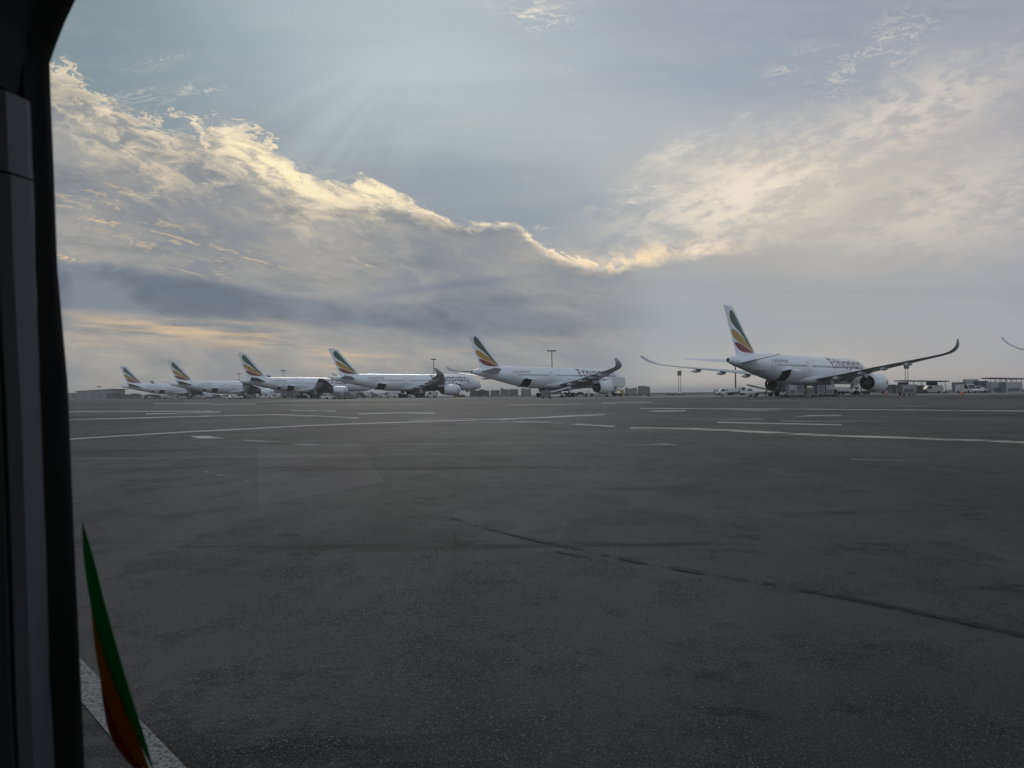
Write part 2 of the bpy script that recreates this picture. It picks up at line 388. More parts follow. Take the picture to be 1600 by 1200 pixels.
def title_polys(kx):
    # thin flared capitals drawn as strokes, in metres from the start of the word
    out = []; st = .33; cur = []
    def stroke(pts, w=st, n=4):
        pts = spline(pts, n) if len(pts) > 2 else pts
        up = []; dn = []
        for i, p in enumerate(pts):
            q0 = pts[max(i-1, 0)]; q1 = pts[min(i+1, len(pts)-1)]; tx, ty = q1[0]-q0[0], q1[1]-q0[1]; l = math.hypot(tx, ty) or 1
            up.append((p[0]-ty/l*w/2, p[1]+tx/l*w/2)); dn.append((p[0]+ty/l*w/2, p[1]-tx/l*w/2))
        for i in range(len(pts)-1): cur.append([(x*kx, y) for x, y in (up[i], up[i+1], dn[i+1], dn[i])])
    X = 1.45; A_ = 1.95; o = 0.0
    stroke([(o+.1, A_+.12), (o+.5, A_-.1), (o+.62, 1.0), (o+.55, .2), (o+.5, 0)], .38); stroke([(o+.1, A_+.05), (o+1.2, A_-.05), (o+1.9, A_+.05)]); stroke([(o+.6, 1.05), (o+1.6, 1.15)], .27); stroke([(o+.5, .05), (o+1.3, .0), (o+2.0, .12)])
    out.append(cur); cur = []; o = 2.4; stroke([(o+.3, A_-.1), (o+.45, 1.2), (o+.5, .4), (o+.7, .05), (o+1.2, .05)]); stroke([(o, X), (o+1.2, X)], .27)
    out.append(cur); cur = []; o = 4.0; stroke([(o+.1, A_+.1), (o+.4, 1.8), (o+.45, .8), (o+.45, 0)]); stroke([(o+.45, 1.0), (o+1.1, X), (o+1.6, 1.15), (o+1.68, .6), (o+1.7, 0)])
    out.append(cur); cur = []; o = 6.4; stroke([(o+.1, X+.05), (o+.3, 1.2), (o+.35, .5), (o+.4, 0)]); stroke([(o+.25, X+.38), (o+.45, X+.38)], .34)
    out.append(cur); cur = []; o = 7.4; stroke([(o+1.1, X), (o+.35, 1.2), (o+.1, .7), (o+.4, .15), (o+1.1, 0), (o+1.8, .2), (o+2.1, .75), (o+1.8, 1.25), (o+1.1, X)], .33, 5)
    out.append(cur); cur = []; o = 10.0; stroke([(o+.1, X+.05), (o+.35, 1.15), (o+.4, .2), (o+.4, -.8)]); stroke([(o+.4, 1.1), (o+1.0, X), (o+1.75, 1.2), (o+1.95, .7), (o+1.6, .15), (o+.9, .02), (o+.4, .2)])
    out.append(cur); cur = []; o = 12.5; stroke([(o+.1, X+.05), (o+.3, 1.2), (o+.35, .5), (o+.4, 0)]); stroke([(o+.25, X+.38), (o+.45, X+.38)], .34)
    out.append(cur); cur = []; o = 13.5; stroke([(o+1.55, 1.2), (o+1.0, X), (o+.35, 1.2), (o+.1, .65), (o+.5, .05), (o+1.1, .15), (o+1.55, .6)]); stroke([(o+1.6, X), (o+1.62, .8), (o+1.68, .2), (o+1.95, 0)])
    out.append(cur); cur = []; o = 15.9; stroke([(o+.1, X+.05), (o+.35, 1.2), (o+.4, .5), (o+.4, 0)]); stroke([(o+.4, 1.0), (o+1.1, X), (o+1.8, 1.25), (o+1.95, .6), (o+2.05, -.2), (o+2.4, -.62), (o+3.1, -.62)])
    out.append(cur)
    return out
def make_airliner(spec, label):
    L = spec['L']; root = thing('airliner', label, 'airliner', group='white airliners parked in a row on the apron')
    dx = spec.get('fwd', 0.0)                       # nose position when the body is shorter
    st = smooth_tab(spec['body'], 5)
    def body(s): return interp(st, s)
    seg = 40; rings = []
    for s_, zc, ry, rz_ in st:
        rings.append([(L-s_, ry*math.cos(a), zc+rz_*math.sin(a)) for a in (2*math.pi*i/seg for i in range(seg))])
    f = MB().loft(rings).build('fuselage', M['white'], root, auto=50)
    def skin(s, z, side=-1, off=.02):
        zc, ry, rz_ = body(s); t = max(-.995, min(.995, (z-zc)/rz_)); return Vector((L-s, side*(ry*math.sqrt(1-t*t)+off), z))
    # exhaust of the auxiliary unit
    e = st[-1]
    MB().tube((L-e[0]-.12 if spec['kind'] == 'A' else L-e[0]+.3, 0, e[1]), (L-e[0]+1.0, 0, e[1]+.02), e[2]*.86 if spec['kind'] == 'A' else .2, e[2]*1.2 if spec['kind'] == 'A' else .26, 16).build('auxiliary_exhaust', M['burnt'], root, auto=40)
    # wing-body fairing
    fr = []
    for k in range(15):
        t = k/14; s_ = spec['fair'][0]+(spec['fair'][1]-spec['fair'][0])*t; q = math.sin(math.pi*min(1, max(0, t)))**.42 if 0 < t < 1 else .05
        zc = 3.5+.2*(1-q); ry = .3+(3.28-.3)*q; rz_ = .15+(1.35-.15)*q
        fr.append([(L-s_, ry*math.copysign(abs(math.cos(a))**.75, math.cos(a)), zc+rz_*math.copysign(abs(math.sin(a))**.8, math.sin(a))) for a in (2*math.pi*i/24 for i in range(24))])
    MB().loft(fr).build('belly_fairing', M['fair'], root, smooth=True)
    W = spec['wing']
    for side in (-1, 1):
        rings = []
        sw = smooth_tab(W, 4)
        for k, (y, le, te, z, t) in enumerate(sw):
            a = sw[max(k-1, 0)]; b = sw[min(k+1, len(sw)-1)]; ty, tz = b[0]-a[0], b[3]-a[3]; n = math.hypot(ty, tz) or 1
            rings.append([(L+p[0], p[1], p[2]) for p in foil_ring(le, te, t/2, (y, z), (-tz/n, ty/n), side)])
        MB().loft(rings).build('wing', M['wing'], root, auto=60)
        # flap track fairings under the trailing edge
        for yf in spec['flaps']:
            le, te, z, t = interp(W, yf); rg = []
            for q, r_ in ((0, .03), (.12, .28), (.35, .42), (.6, .40), (.85, .22), (1, .03)):
                s_ = te-3.2+q*4.6; rg.append([(L-s_, side*yf+r_*.62*math.cos(a), z-.42-q*.28+r_*math.sin(a)) for a in (2*math.pi*i/12 for i in range(12))])
            MB().loft(rg).build('flap_fairing', M['fair'], root, smooth=True)
        # engine
        s0, s1, ye, ze, re = spec['eng']
        prof = [(s0+.35, re*.80), (s0+.1, re*.86), (s0, re*.92), (s0+.12, re*.97), (s0+.6, re*1.0), (s0+2.2, re*1.03), (s0+4.2, re*1.0), (s0+5.8, re*.9), (s1, re*.80), (s1-.05, re*.77), (s1-1.2, re*.78)]
        mb = MB(); mb.loft([[(L-s_, side*ye+r_*math.cos(a), ze+r_*math.sin(a)) for a in (2*math.pi*i/32 for i in range(32))] for s_, r_ in prof], cap0=False, cap1=False)
        eng = mb.build('engine', M['white'], root, auto=50, recalc=False)
        MB().tube((L-s0-.5, side*ye, ze), (L-s0-.7, side*ye, ze), re*.82, seg=28).build('fan', M['dark'], eng)
        MB().tube((L-s1+1.2, side*ye, ze), (L-s1+1.0, side*ye, ze), re*.80, seg=28).build('bypass_duct', M['hole'], eng)
        MB().loft([[(L-s_, side*ye+r_*math.cos(a), ze+r_*math.sin(a)) for a in (2*math.pi*i/24 for i in range(24))] for s_, r_ in ((s1-1.3, re*.60), (s1+.1, re*.50), (s1+1.0, re*.36), (s1+.98, re*.30), (s1+1.9, .08))]).build('exhaust_cone', M['burnt'], eng, auto=35)
        le, te, zw, t = interp(W, ye)
        MB().prism([(L-s0-1.6, ze+re*.9), (L-le+.6, zw-.1), (L-le-4.5, zw-.05), (L-s1-1.6, ze+re*.55), (L-s1+.4, ze+re*.5)], side*ye-.22, side*ye+.22).build('pylon', M['fair'], eng)
        # strake mark / logo dot on the cowl
        bm = poly_bm([[(-.35, -.45), (.35, -.45), (.35, -.15), (.1, -.1), (.1, .2), (.35, .45), (-.35, .45), (-.35, .1), (-.1, .05), (-.1, -.15), (-.35, -.2)]])
        decal(bm, .2, 'cowl_mark', M['amh'], eng, lambda x, y, sd=side: Vector((L-(s0+1.2)+x, sd*(ye+math.sqrt(max(0, (re*1.035)**2-(y+.1)**2))), ze+y+.1)), .3)
        # main gear
        gs, gy = spec['gear']
        g = thing2 = bpy.data.objects.new('main_gear', MB().tube((L-gs, side*gy, .7), (L-gs, side*(gy-.1), 3.4), .19, .24).tube((L-gs+spec['bog'], side*gy, .66), (L-gs-spec['bog'], side*gy, .66), .14).tube((L-gs+.1, side*gy, 1.5), (L-gs+.2, side*(gy-2.0), 3.3), .09).tube((L-gs, side*gy, 1.3), (L-gs-1.6, side*gy, 3.2), .08).build('x', M['vgrey']).data)
        ghost = bpy.data.objects['x'] if 'x' in bpy.data.objects else None
        if ghost: bpy.data.objects.remove(ghost)
        COL.objects.link(g); g.parent = root
        MB().box((L-gs-.1, side*(gy+.55), 2.6), (1.5, .06, 1.7), rx=side*.18).build('gear_door', M['fair'], g)
        MB().box((L-gs+2.2, side*1.3, 2.15), (3.4, .05, 1.0), rx=side*.5).build('bay_door', M['fair'], g)
        xs_ = (-spec['bog'], spec['bog']) if spec['kind'] == 'A' else (-spec['bog'], 0, spec['bog'])
        for xo in xs_:
            for yo in (-.7, .7):
                w = MB().tube((L-gs+xo, side*gy+yo-.25, .68), (L-gs+xo, side*gy+yo+.25, .68), .68, seg=22)
                w = w.build('wheel', M['black'], g, auto=40)
                MB().tube((L-gs+xo, side*gy+yo-.262, .68), (L-gs+xo, side*gy+yo+.262, .68), .3, seg=14).build('rim', M['metal'], g, auto=40)
        # tailplane
        T = spec['tail']; rings = []
        tr = math.tan(R(spec['trim']))
        for y, le, te, z, t in T: rings.append([(L+p[0], p[1], p[2]+(p[0]+(te+le)/2)*tr) for p in foil_ring(le, te, t/2, (y, z), (0, 1), side)])
        MB().loft(rings).build('tailplane', M['wing'] if spec['kind'] == 'B' else M['white'], root, auto=60)
    # nose gear
    ns = spec['nose_gear']
    ng = MB().tube((L-ns, 0, .5), (L-ns-.2, 0, 3.2), .12).tube((L-ns, 0, 1.4), (L-ns-1.5, 0, 3.0), .07).build('nose_gear', M['vgrey'], root)
    for yo in (-.34, .34):
        MB().tube((L-ns, yo-.17, .5), (L-ns, yo+.17, .5), .5, seg=20).build('wheel', M['black'], ng, auto=40)
    for yo in (-.5, .5): MB().box((L-ns-1.2, yo, 2.25), (2.2, .04, .8)).build('gear_door', M['fair'], ng)
    # fin with its three feathers
    FN = spec['fin']                                 # z, le, te, thickness
    def fin_t(s, z):
        le, te, t = interp(FN, z); c = te-le; q = (s-le)/c; q = min(1, max(0, q))
        tab = [(a, b) for a, b in FOIL][::-1]; h = interp(tab, q)[0]
        return h*(t/2)*c/.068
    rings = []
    for z, le, te, t in FN: rings.append([(L-p_s, p_y, z) for p_s, p_y in [(le+f_*(te-le), h*(t/2)*(te-le)/.068) for f_, h in FOIL]+[(le+f_*(te-le), -h*(t/2)*(te-le)/.068) for f_, h in FOIL[-2:0:-1]]])
    fin = MB().loft(rings).build('fin', M['white'], root, auto=60)
    tl, bl = FN_corners = spec['fincorn'][:2], spec['fincorn'][2:]
    (tTE, tLE), (bTE, bLE) = tl, bl
    # photo-side shape of the feathers, in a unit square: a = 0 at trailing edge .. 1 at leading edge, b = 0 at base .. 1 at top
    def unit(px, py):
        # tail of the nearest aircraft: solve the fin's quadrilateral
        b = (507-py)/(507-103)
        for _ in range(4):
            xte = 900+(800-900)*b; xle = 1070+(872-1070)*b; a = (px-xte)/(xle-xte)
            b = ((518+(495-518)*a)-py)/((518+(495-518)*a)-(97+(108-97)*a))
        return a, b
    def to_s(px, py):
        a, b = unit(px, py); s0_ = bTE[0]+(tTE[0]-bTE[0])*b; s1_ = bLE[0]+(tLE[0]-bLE[0])*b
        z0 = bTE[1]+(bLE[1]-bTE[1])*a; z1 = tTE[1]+(tLE[1]-tTE[1])*a
        return s0_+(s1_-s0_)*a, z0+(z1-z0)*b
    feathers = {'green': ([(851, 136), (864, 146), (884, 180), (915, 243), (950, 312), (990, 385), (1025, 442), (1044, 474)], [(1044, 474), (1015, 445), (975, 395), (925, 325), (878, 268), (852, 222), (842, 175), (844, 145), (851, 136)]),
                'yellow': ([(866, 292), (885, 303), (915, 331), (955, 375), (1000, 425), (1043, 476)], [(1043, 476), (1010, 462), (955, 428), (905, 396), (876, 360), (863, 322), (861, 300), (866, 292)]),
                'red': ([(889, 401), (910, 407), (950, 430), (1000, 462), (1040, 486)], [(1040, 486), (1000, 489), (955, 486), (922, 470), (900, 440), (887, 415), (889, 401)])}
    for cname, (p, q) in feathers.items():
        loop = spline(p, 5)[:-1]+spline(q, 5)[:-1]
        for side in (-1, 1):
            decal(poly_bm([[to_s(*k) for k in loop]]), .5, cname+'_feather', M[cname], fin, lambda x, y, sd=side: Vector((L-x, sd*(fin_t(x, y)+.015), y)), .4)
    MB().prism([(L-bTE[0]-.0+2.2+(0), bTE[1]+.5), (L-bTE[0]+2.23, bTE[1]+.5), (L-tTE[0]+1.13, tTE[1]-.3), (L-tTE[0]+1.1, tTE[1]-.3)], -.30, .30).build('rudder_hinge_line', M['seam'], fin) if False else None
    # doors, windows, lettering on the side seen
    for s_, zb, w_, h_ in spec['doors']:
        t = .07
        bm = poly_bm([[(s_, zb), (s_+w_, zb), (s_+w_, zb+t), (s_, zb+t)], [(s_, zb+h_-t), (s_+w_, zb+h_-t), (s_+w_, zb+h_), (s_, zb+h_)], [(s_, zb+t), (s_+t, zb+t), (s_+t, zb+h_-t), (s_, zb+h_-t)], [(s_+w_-t, zb+t), (s_+w_, zb+t), (s_+w_, zb+h_-t), (s_+w_-t, zb+h_-t)], [(s_-.1, zb+h_+.25), (s_+w_+.1, zb+h_+.25), (s_+w_+.1, zb+h_+.32), (s_-.1, zb+h_+.32)]])
        decal(bm, .3, 'cabin_door', M['seam'], root, lambda x, y: skin(x, y))
    bm = bmesh.new(); pr = [bm.verts.new((.14*math.copysign(abs(math.cos(a))**.6, math.cos(a)), 0, .21*math.copysign(abs(math.sin(a))**.6, math.sin(a)))) for a in (2*math.pi*i/12 for i in range(12))]
    pr = bm.faces.new(pr); me = bpy.data.meshes.new('cabin_window'); bm.to_mesh(me); bm.free(); me.materials.append(M['glass'])
    for a, b in spec['rows']:
        s_ = a
        while s_ < b:
            p = skin(s_, spec['wz'], off=.022); p2 = skin(s_, spec['wz']+.2, off=.022); q2 = skin(s_+.2, spec['wz'], off=.022)
            o = bpy.data.objects.new('cabin_window', me); COL.objects.link(o); o.parent = root
            o.location = p; zt = (p2-p).normalized(); xt = (p-q2).normalized(); yt = zt.cross(xt)
            o.rotation_euler = Matrix((xt, yt, zt)).transposed().to_euler()
            s_ += .64
    # cockpit windows
    c0, c1, cz0, cz1 = spec['cockpit']
    for k in range(3):
        a = c0+(c1-c0)*k/3; b = c0+(c1-c0)*(k+.88)/3
        for side in (-1, 1):
            decal(poly_bm([[(a, cz0+.10*k), (b, cz0+.10*k+.04), (b-.02, cz1+.12*k), (a+.12, cz1+.08*k)]]), .2, 'cockpit_window', M['glass'], root, lambda x, y, sd=side: skin(x, y, sd, .025), .2)
    def put_text(txt, name, m, s_start, zbase, size, width=None, height=None):
        tm = text_mesh(txt, size); bm = bmesh.new(); bm.from_mesh(tm)
        x0 = min(v.co.x for v in bm.verts); x1 = max(v.co.x for v in bm.verts); y1 = max(v.co.y for v in bm.verts)
        kx = width/(x1-x0) if width else 1; ky = height/y1 if height else kx
        for v in bm.verts: v.co.x = (v.co.x-x0)*kx; v.co.y *= ky
        decal(bm, .22, name, m, root, lambda x, y: skin(s_start-x, zbase+y, off=.03), 1.0)
    s0, s1 = spec['title']
    for g in title_polys((s0-s1)/19.3): decal(poly_bm(g), .22, 'letter', M['letter'], root, lambda x, y: skin(s0-x, spec['tz']+y, off=.03), 1.0)
    put_text('የኢትዮጵያ', 'amharic_lettering', M['amh'], spec['am'][0], spec['am'][2], 1.0, width=spec['am'][0]-spec['am'][1], height=.72)
    put_text('ET-AVC', 'registration_lettering', M['amh'], spec['reg'], 4.75, .8, width=2.9, height=.5)
    # cargo doors standing open
    for a, b, z0, z1, big in spec['cargo']:
        hold = decal(poly_bm([[(a, z0), (b, z0), (b, z1), (a, z1)]]), .25, 'cargo_hold_shade', M['hole'], root, lambda x, y: skin(x, y, off=.03))  # flat dark patch on the skin, painted for the shaded hold
        p = skin((a+b)/2, z1)
        w_ = b-a; n = 7; prof = []
        for k in range(n):
            t = k/(n-1); ang = -.30+t*.75; prof.append((p.y-.02-t*(2.25 if big else 1.1), p.z+.06+math.sin(t*math.pi)*.30*(1 if big else .4)))
        vs = MB(); rings = [[(L-a, y, z), (L-b, y, z), (L-b, y, z-.09), (L-a, y, z-.09)] for y, z in prof]
        vs.loft(rings).build('cargo_door', M['white'], root, auto=50)
    if spec['kind'] == 'A':
        MB().loft([[(L-s_, r_*math.cos(a), 8.52+h*max(0, math.sin(a))) for a in (2*math.pi*i/16 for i in range(16))] for s_, r_, h in ((49.2, .1, .05), (50, .5, .3), (50.8, .55, .36), (52.2, .5, .28), (53.2, .1, .05))]).build('antenna_dome', M['white'], root, smooth=True)
    else:
        MB().loft([[(L-s_, r_*math.cos(a), spec['top']-.06+h*max(0, math.sin(a))) for a in (2*math.pi*i/16 for i in range(16))] for s_, r_, h in ((46.2, .1, .05), (47, .6, .3), (49, .6, .3), (50, .1, .05))]).build('antenna_dome', M['white'], root, smooth=True)
    MB().prism([(L-18.2, spec['top']-.05), (L-17.6, spec['top']-.05), (L-17.9, spec['top']+.35), (L-18.1, spec['top']+.35)], -.03, .03).build('blade_antenna', M['white'], root)
    return root
A = dict(trim=7, kind='A', L=66.8, top=8.65,
 body=[(0, 4.22, .05, .05), (.35, 4.25, .62, .58), (1.1, 4.36, 1.15, 1.12), (2.4, 4.68, 1.78, 1.78), (4.0, 5.02, 2.26, 2.32), (6.0, 5.32, 2.65, 2.73), (8.5, 5.5, 2.9, 2.97), (11.5, 5.6, 2.98, 3.05), (20, 5.6, 2.98, 3.05), (30, 5.6, 2.98, 3.05), (41, 5.6, 2.98, 3.05), (45, 5.66, 2.95, 2.99), (49, 5.88, 2.8, 2.76), (53, 6.22, 2.5, 2.40), (57, 6.53, 2.02, 1.96), (60.5, 6.74, 1.5, 1.5), (63.5, 6.88, 1.02, 1.05), (65.6, 6.96, .62, .72), (66.8, 7.0, .36, .46)],
 fair=(17.5, 43.5), wz=6.3,
 wing=[(1.0, 18.3, 35.6, 3.5, .13), (3.0, 20.0, 35.8, 3.62, .13), (9.8, 25.7, 36.3, 4.75, .11), (15, 30.0, 38.2, 5.55, .10), (20, 34.1, 40.4, 6.2, .10), (25, 38.2, 42.9, 6.85, .09), (28.3, 40.9, 44.5, 7.3, .09), (30.2, 42.6, 45.6, 7.65, .09), (31.3, 43.9, 46.6, 8.1, .09), (32.0, 45.2, 47.5, 8.65, .09), (32.4, 46.6, 48.3, 9.25, .09), (32.55, 47.7, 48.7, 9.75, .09)],
 flaps=(7.2, 12.5, 17.5, 22.5), eng=(20.8, 28.1, 10.6, 2.72, 1.95), gear=(34.0, 5.3), bog=1.0, nose_gear=5.2,
 tail=[(.3, 57.3, 63.9, 6.85, .10), (1.6, 58.6, 64.2, 6.95, .10), (9.0, 64.7, 67.1, 7.62, .09), (9.5, 65.6, 67.3, 7.66, .08)],
 fin=[(7.4, 54.8, 63.6, .10), (8.0, 55.4, 63.7, .10), (8.7, 56.4, 64.0, .10), (9.4, 57.3, 64.35, .10), (12.5, 60.4, 65.95, .10), (16.2, 64.0, 67.75, .09), (16.7, 64.55, 68.0, .09), (17.0, 65.1, 68.2, .08), (17.08, 65.9, 68.25, .04)],
 fincorn=((68.2, 17.05), (64.7, 17.0), (63.7, 7.9), (56.2, 8.4)),
 doors=[(53.0, 5.15, 1.07, 1.9), (38.3, 5.15, 1.07, 1.9), (17.5, 5.15, 1.07, 1.9), (6.9, 5.15, 1.07, 1.9)],
 rows=[(40.1, 52.3), (27.0, 36.9), (8.6, 16.8), (19.2, 26.6)], cockpit=(1.5, 3.5, 5.25, 5.75), title=(26.9, 8.1), tz=6.2,
 am=(52.9, 47.6, 6.78), reg=58.2, cargo=[(47.0, 50.2, 3.0, 5.1, True), (13.0, 16.0, 3.0, 5.0, True)])
B = dict(trim=-5, kind='B', L=73.9, top=8.9,
 body=[(0, 4.7, .05, .05), (.4, 4.72, .6, .56), (1.2, 4.8, 1.15, 1.12), (2.6, 5.05, 1.8, 1.75), (4.5, 5.38, 2.4, 2.4), (7.0, 5.66, 2.85, 2.88), (10, 5.8, 3.08, 3.08), (13, 5.8, 3.1, 3.1), (25, 5.8, 3.1, 3.1), (38, 5.8, 3.1, 3.1), (50, 5.8, 3.1, 3.1), (54, 5.9, 3.04, 3.0), (58, 6.22, 2.8, 2.68), (62, 6.6, 2.35, 2.22), (66, 6.92, 1.75, 1.7), (69.5, 7.12, 1.1, 1.22), (72, 7.24, .55, .85), (73.5, 7.28, .22, .62), (73.9, 7.3, .1, .5)],
 fair=(22, 49), wz=6.45,
 wing=[(1.0, 24.5, 40.4, 3.4, .13), (3.1, 26.2, 40.6, 3.55, .13), (10.0, 32.5, 41.5, 4.75, .11), (16, 37.4, 44.6, 5.55, .10), (22, 42.3, 47.7, 6.35, .10), (27, 46.4, 50.2, 7.0, .09), (29.5, 48.8, 51.5, 7.35, .08), (31.3, 51.0, 52.7, 7.6, .08), (32.4, 52.8, 53.6, 7.75, .07)],
 flaps=(7.5, 13, 18, 23), eng=(26.6, 33.4, 9.75, 3.0, 2.0), gear=(38.8, 5.5), bog=1.45, nose_gear=5.9,
 tail=[(.3, 62.6, 70.2, 7.3, .10), (2.0, 64.2, 70.6, 7.4, .10), (10.2, 71.6, 74.2, 8.45, .09), (10.7, 72.5, 74.4, 8.5, .08)],
 fin=[(7.9, 60.5, 70.9, .10), (8.6, 61.4, 71.1, .10), (9.3, 63.0, 71.3, .10), (14, 67.2, 73.0, .10), (18.2, 71.1, 74.7, .09), (18.6, 71.6, 74.9, .08)],
 fincorn=((74.9, 18.6), (71.6, 18.6), (71.2, 8.8), (62.8, 9.1)),
 doors=[(60.4, 5.2, 1.07, 1.9), (47.4, 5.2, 1.07, 1.9), (21, 5.2, 1.07, 1.9), (7.5, 5.2, 1.07, 1.9)],
 rows=[(49.4, 60.2), (31.5, 46.8), (9.4, 20.6), (22.8, 31.0)], cockpit=(1.5, 3.6, 5.3, 5.85), title=(34.6, 14.5), tz=6.2,
 am=(60.4, 54.9, 7.05), reg=66.0, cargo=[(52.0, 54.7, 3.3, 5.3, True), (57.6, 58.9, 3.9, 5.0, False)])
# the shorter twin: same tail and wing, ten metres less barrel
import copy as _c
S = _c.deepcopy(B); cut1, cut2 = 10.2, 4.8
def shift(s): return s+cut2
S['wing'] = [(y, a+cut2, b+cut2, z, t) for y, a, b, z, t in B['wing']]
S['fair'] = tuple(x+cut2 for x in B['fair']); S['eng'] = (B['eng'][0]+cut2, B['eng'][1]+cut2, *B['eng'][2:]); S['gear'] = (B['gear'][0]+cut2, 5.5)
S['body'] = [(s_+cut1, a, b, c) for s_, a, b, c in B['body'] if s_ <= 13]+[r for r in B['body'] if r[0] >= 25]
S['nose_gear'] = 5.9+cut1; S['cockpit'] = (11.7, 13.8, 5.3, 5.85); S['doors'] = [(60.4, 5.2, 1.07, 1.9), (47.4, 5.2, 1.07, 1.9), (18.2, 5.2, 1.07, 1.9)]; S['rows'] = [(49.4, 60.2), (37, 46.8), (20, 36)]
S['title'] = (38.5, 19.0)

LBL = ['nearest and biggest white airliner, both curled wingtips in view, container dollies under its belly',
       'white airliner in the middle with tricolour fin, its nose hidden by a catering truck',
       'white airliner with curled grey wingtip and complete lettering on its nose, third from the right',
       'white airliner with blunt tail cone, lettering half hidden behind the next tail on its right',
       'white airliner second from the left whose nose hides behind the next tail cone',
       'white airliner farthest left, smallest of the row, with open cargo door by the pale hangar']
p1 = make_airliner(A, LBL[0]); p1.location = (39.8, 134.2, 0); p1.rotation_euler.z = R(44.5)
A['trim'] = -6
p2 = make_airliner(A, LBL[1]); p2.location = (-10.44, 190.63, 0); p2.rotation_euler.z = R(45.1)
dup(p2, (-60.9, 247.0, 0), R(43.5), LBL[2])
dup(p1, (90.3, 83.8, 0), R(44.6), 'airliner cut off by the right edge, only its thin curled wingtip in view')
p4 = make_airliner(S, LBL[3]); p4.location = (-108.6, 291.4, 0); p4.rotation_euler.z = R(45.6)
p5 = make_airliner(B, LBL[4]); p5.location = (-164.2, 350, 0); p5.rotation_euler.z = R(44.7)
dup(p5, (-217.8, 407, 0), R(45), LBL[5])
dup(p4, (-199, 592, 0), R(45), 'distant airliner whose dark fin tip shows over the back of the short blunt tailed one')
dup(p4, (-373, 752, 0), R(45), 'distant airliner whose fin tip shows over the back of the farthest left one')
# ------------------------------------------------------------------ ground
def ground_material():
    m = bpy.data.materials.new('asphalt'); m.use_nodes = True; nt = m.node_tree; N = nt.nodes; L = nt.links; b = N['Principled BSDF']
    tc = N.new('ShaderNodeTexCoord')
    def noise(scale, detail, rough, sx=1, sy=1, rz=0, dist=0):
        mp = N.new('ShaderNodeMapping'); mp.inputs['Scale'].default_value = (sx, sy, 1); mp.inputs['Rotation'].default_value = (0, 0, rz)
        L.new(tc.outputs['Object'], mp.inputs[0]); n = N.new('ShaderNodeTexNoise'); n.inputs['Scale'].default_value = scale; n.inputs['Detail'].default_value = detail
        n.inputs['Roughness'].default_value = rough; n.inputs['Distortion'].default_value = dist; L.new(mp.outputs[0], n.inputs['Vector']); return n.outputs[0]
    def rng(s, a, b_, c, d):
        r = N.new('ShaderNodeMapRange'); r.inputs[1].default_value = a; r.inputs[2].default_value = b_; r.inputs[3].default_value = c; r.inputs[4].default_value = d; L.new(s, r.inputs[0]); return r.outputs[0]
    def mul(a, c):
        n = N.new('ShaderNodeMath'); n.operation = 'MULTIPLY'; L.new(a, n.inputs[0]); L.new(c, n.inputs[1]); return n.outputs[0]
    def mx(f, a, c, mode='MIX'):
        n = N.new('ShaderNodeMix'); n.data_type = 'RGBA'; n.blend_type = mode
        if isinstance(f, float): n.inputs[0].default_value = f
        else: L.new(f, n.inputs[0])
        for i, v in ((6, a), (7, c)):
            if isinstance(v, tuple): n.inputs[i].default_value = (*v, 1)
            else: L.new(v, n.inputs[i])
        return n.outputs[2]
    grain = noise(120, 2, .6); grain2 = noise(34, 4, .7)
    patch = noise(.22, 9, .68, 1.0, .45, R(12), .5); patch2 = noise(1.3, 7, .74, 1, .7, R(-30)); huge = noise(.035, 5, .55)
    streak = noise(.42, 8, .72, .2, 1.0, R(-10), .4); track = noise(.5, 5, .6, .05, 1.0, R(38)); blotch = noise(2.1, 6, .75, .6, 1, R(-12))
    c = mx(rng(patch, .38, .64, 0, 1), (.0200, .0208, .0226), (.044, .0446, .0472))
    c = mx(rng(patch2, .50, .58, 0, .75), c, (.018, .0188, .0195))
    c = mx(rng(streak, .54, .60, 0, .85), c, (.010, .0104, .011))
    c = mx(rng(track, .56, .66, 0, .6), c, (.066, .066, .064))
    c = mx(rng(huge, .4, .6, 0, .5), c, (.054, .055, .055))
    c = mx(mul(rng(blotch, .555, .62, 0, .8), rng(patch, .45, .55, 1, 0)), c, (.013, .0135, .0145))
    c = mx(rng(grain2, .30, .42, .85, 0), c, (.008, .008, .009))
    c = mx(rng(grain, .55, .70, 0, .85), c, (.10, .103, .107))
    v = N.new('ShaderNodeTexVoronoi'); v.inputs['Scale'].default_value = 42; L.new(tc.outputs['Object'], v.inputs['Vector'])
    c = mx(mul(rng(v.outputs['Distance'], .10, .24, 1, 0), rng(patch2, .42, .58, 0, .9)), c, (.13, .132, .135))
    L.new(c, b.inputs['Base Color']); L.new(rng(grain2, .3, .7, .6, .9), b.inputs['Roughness'])
    bw = N.new('ShaderNodeRGBToBW'); L.new(c, bw.inputs[0]); L.new(rng(bw.outputs[0], .010, .06, .04, .42), b.inputs['Specular IOR Level'])
    bp = N.new('ShaderNodeBump'); bp.inputs['Strength'].default_value = .75; bp.inputs['Distance'].default_value = .009
    ad = N.new('ShaderNodeMath'); ad.operation = 'ADD'; L.new(grain, ad.inputs[0]); L.new(grain2, ad.inputs[1]); L.new(ad.outputs[0], bp.inputs['Height'])
    L.new(bp.outputs[0], b.inputs['Normal']); return m
asph = ground_material()
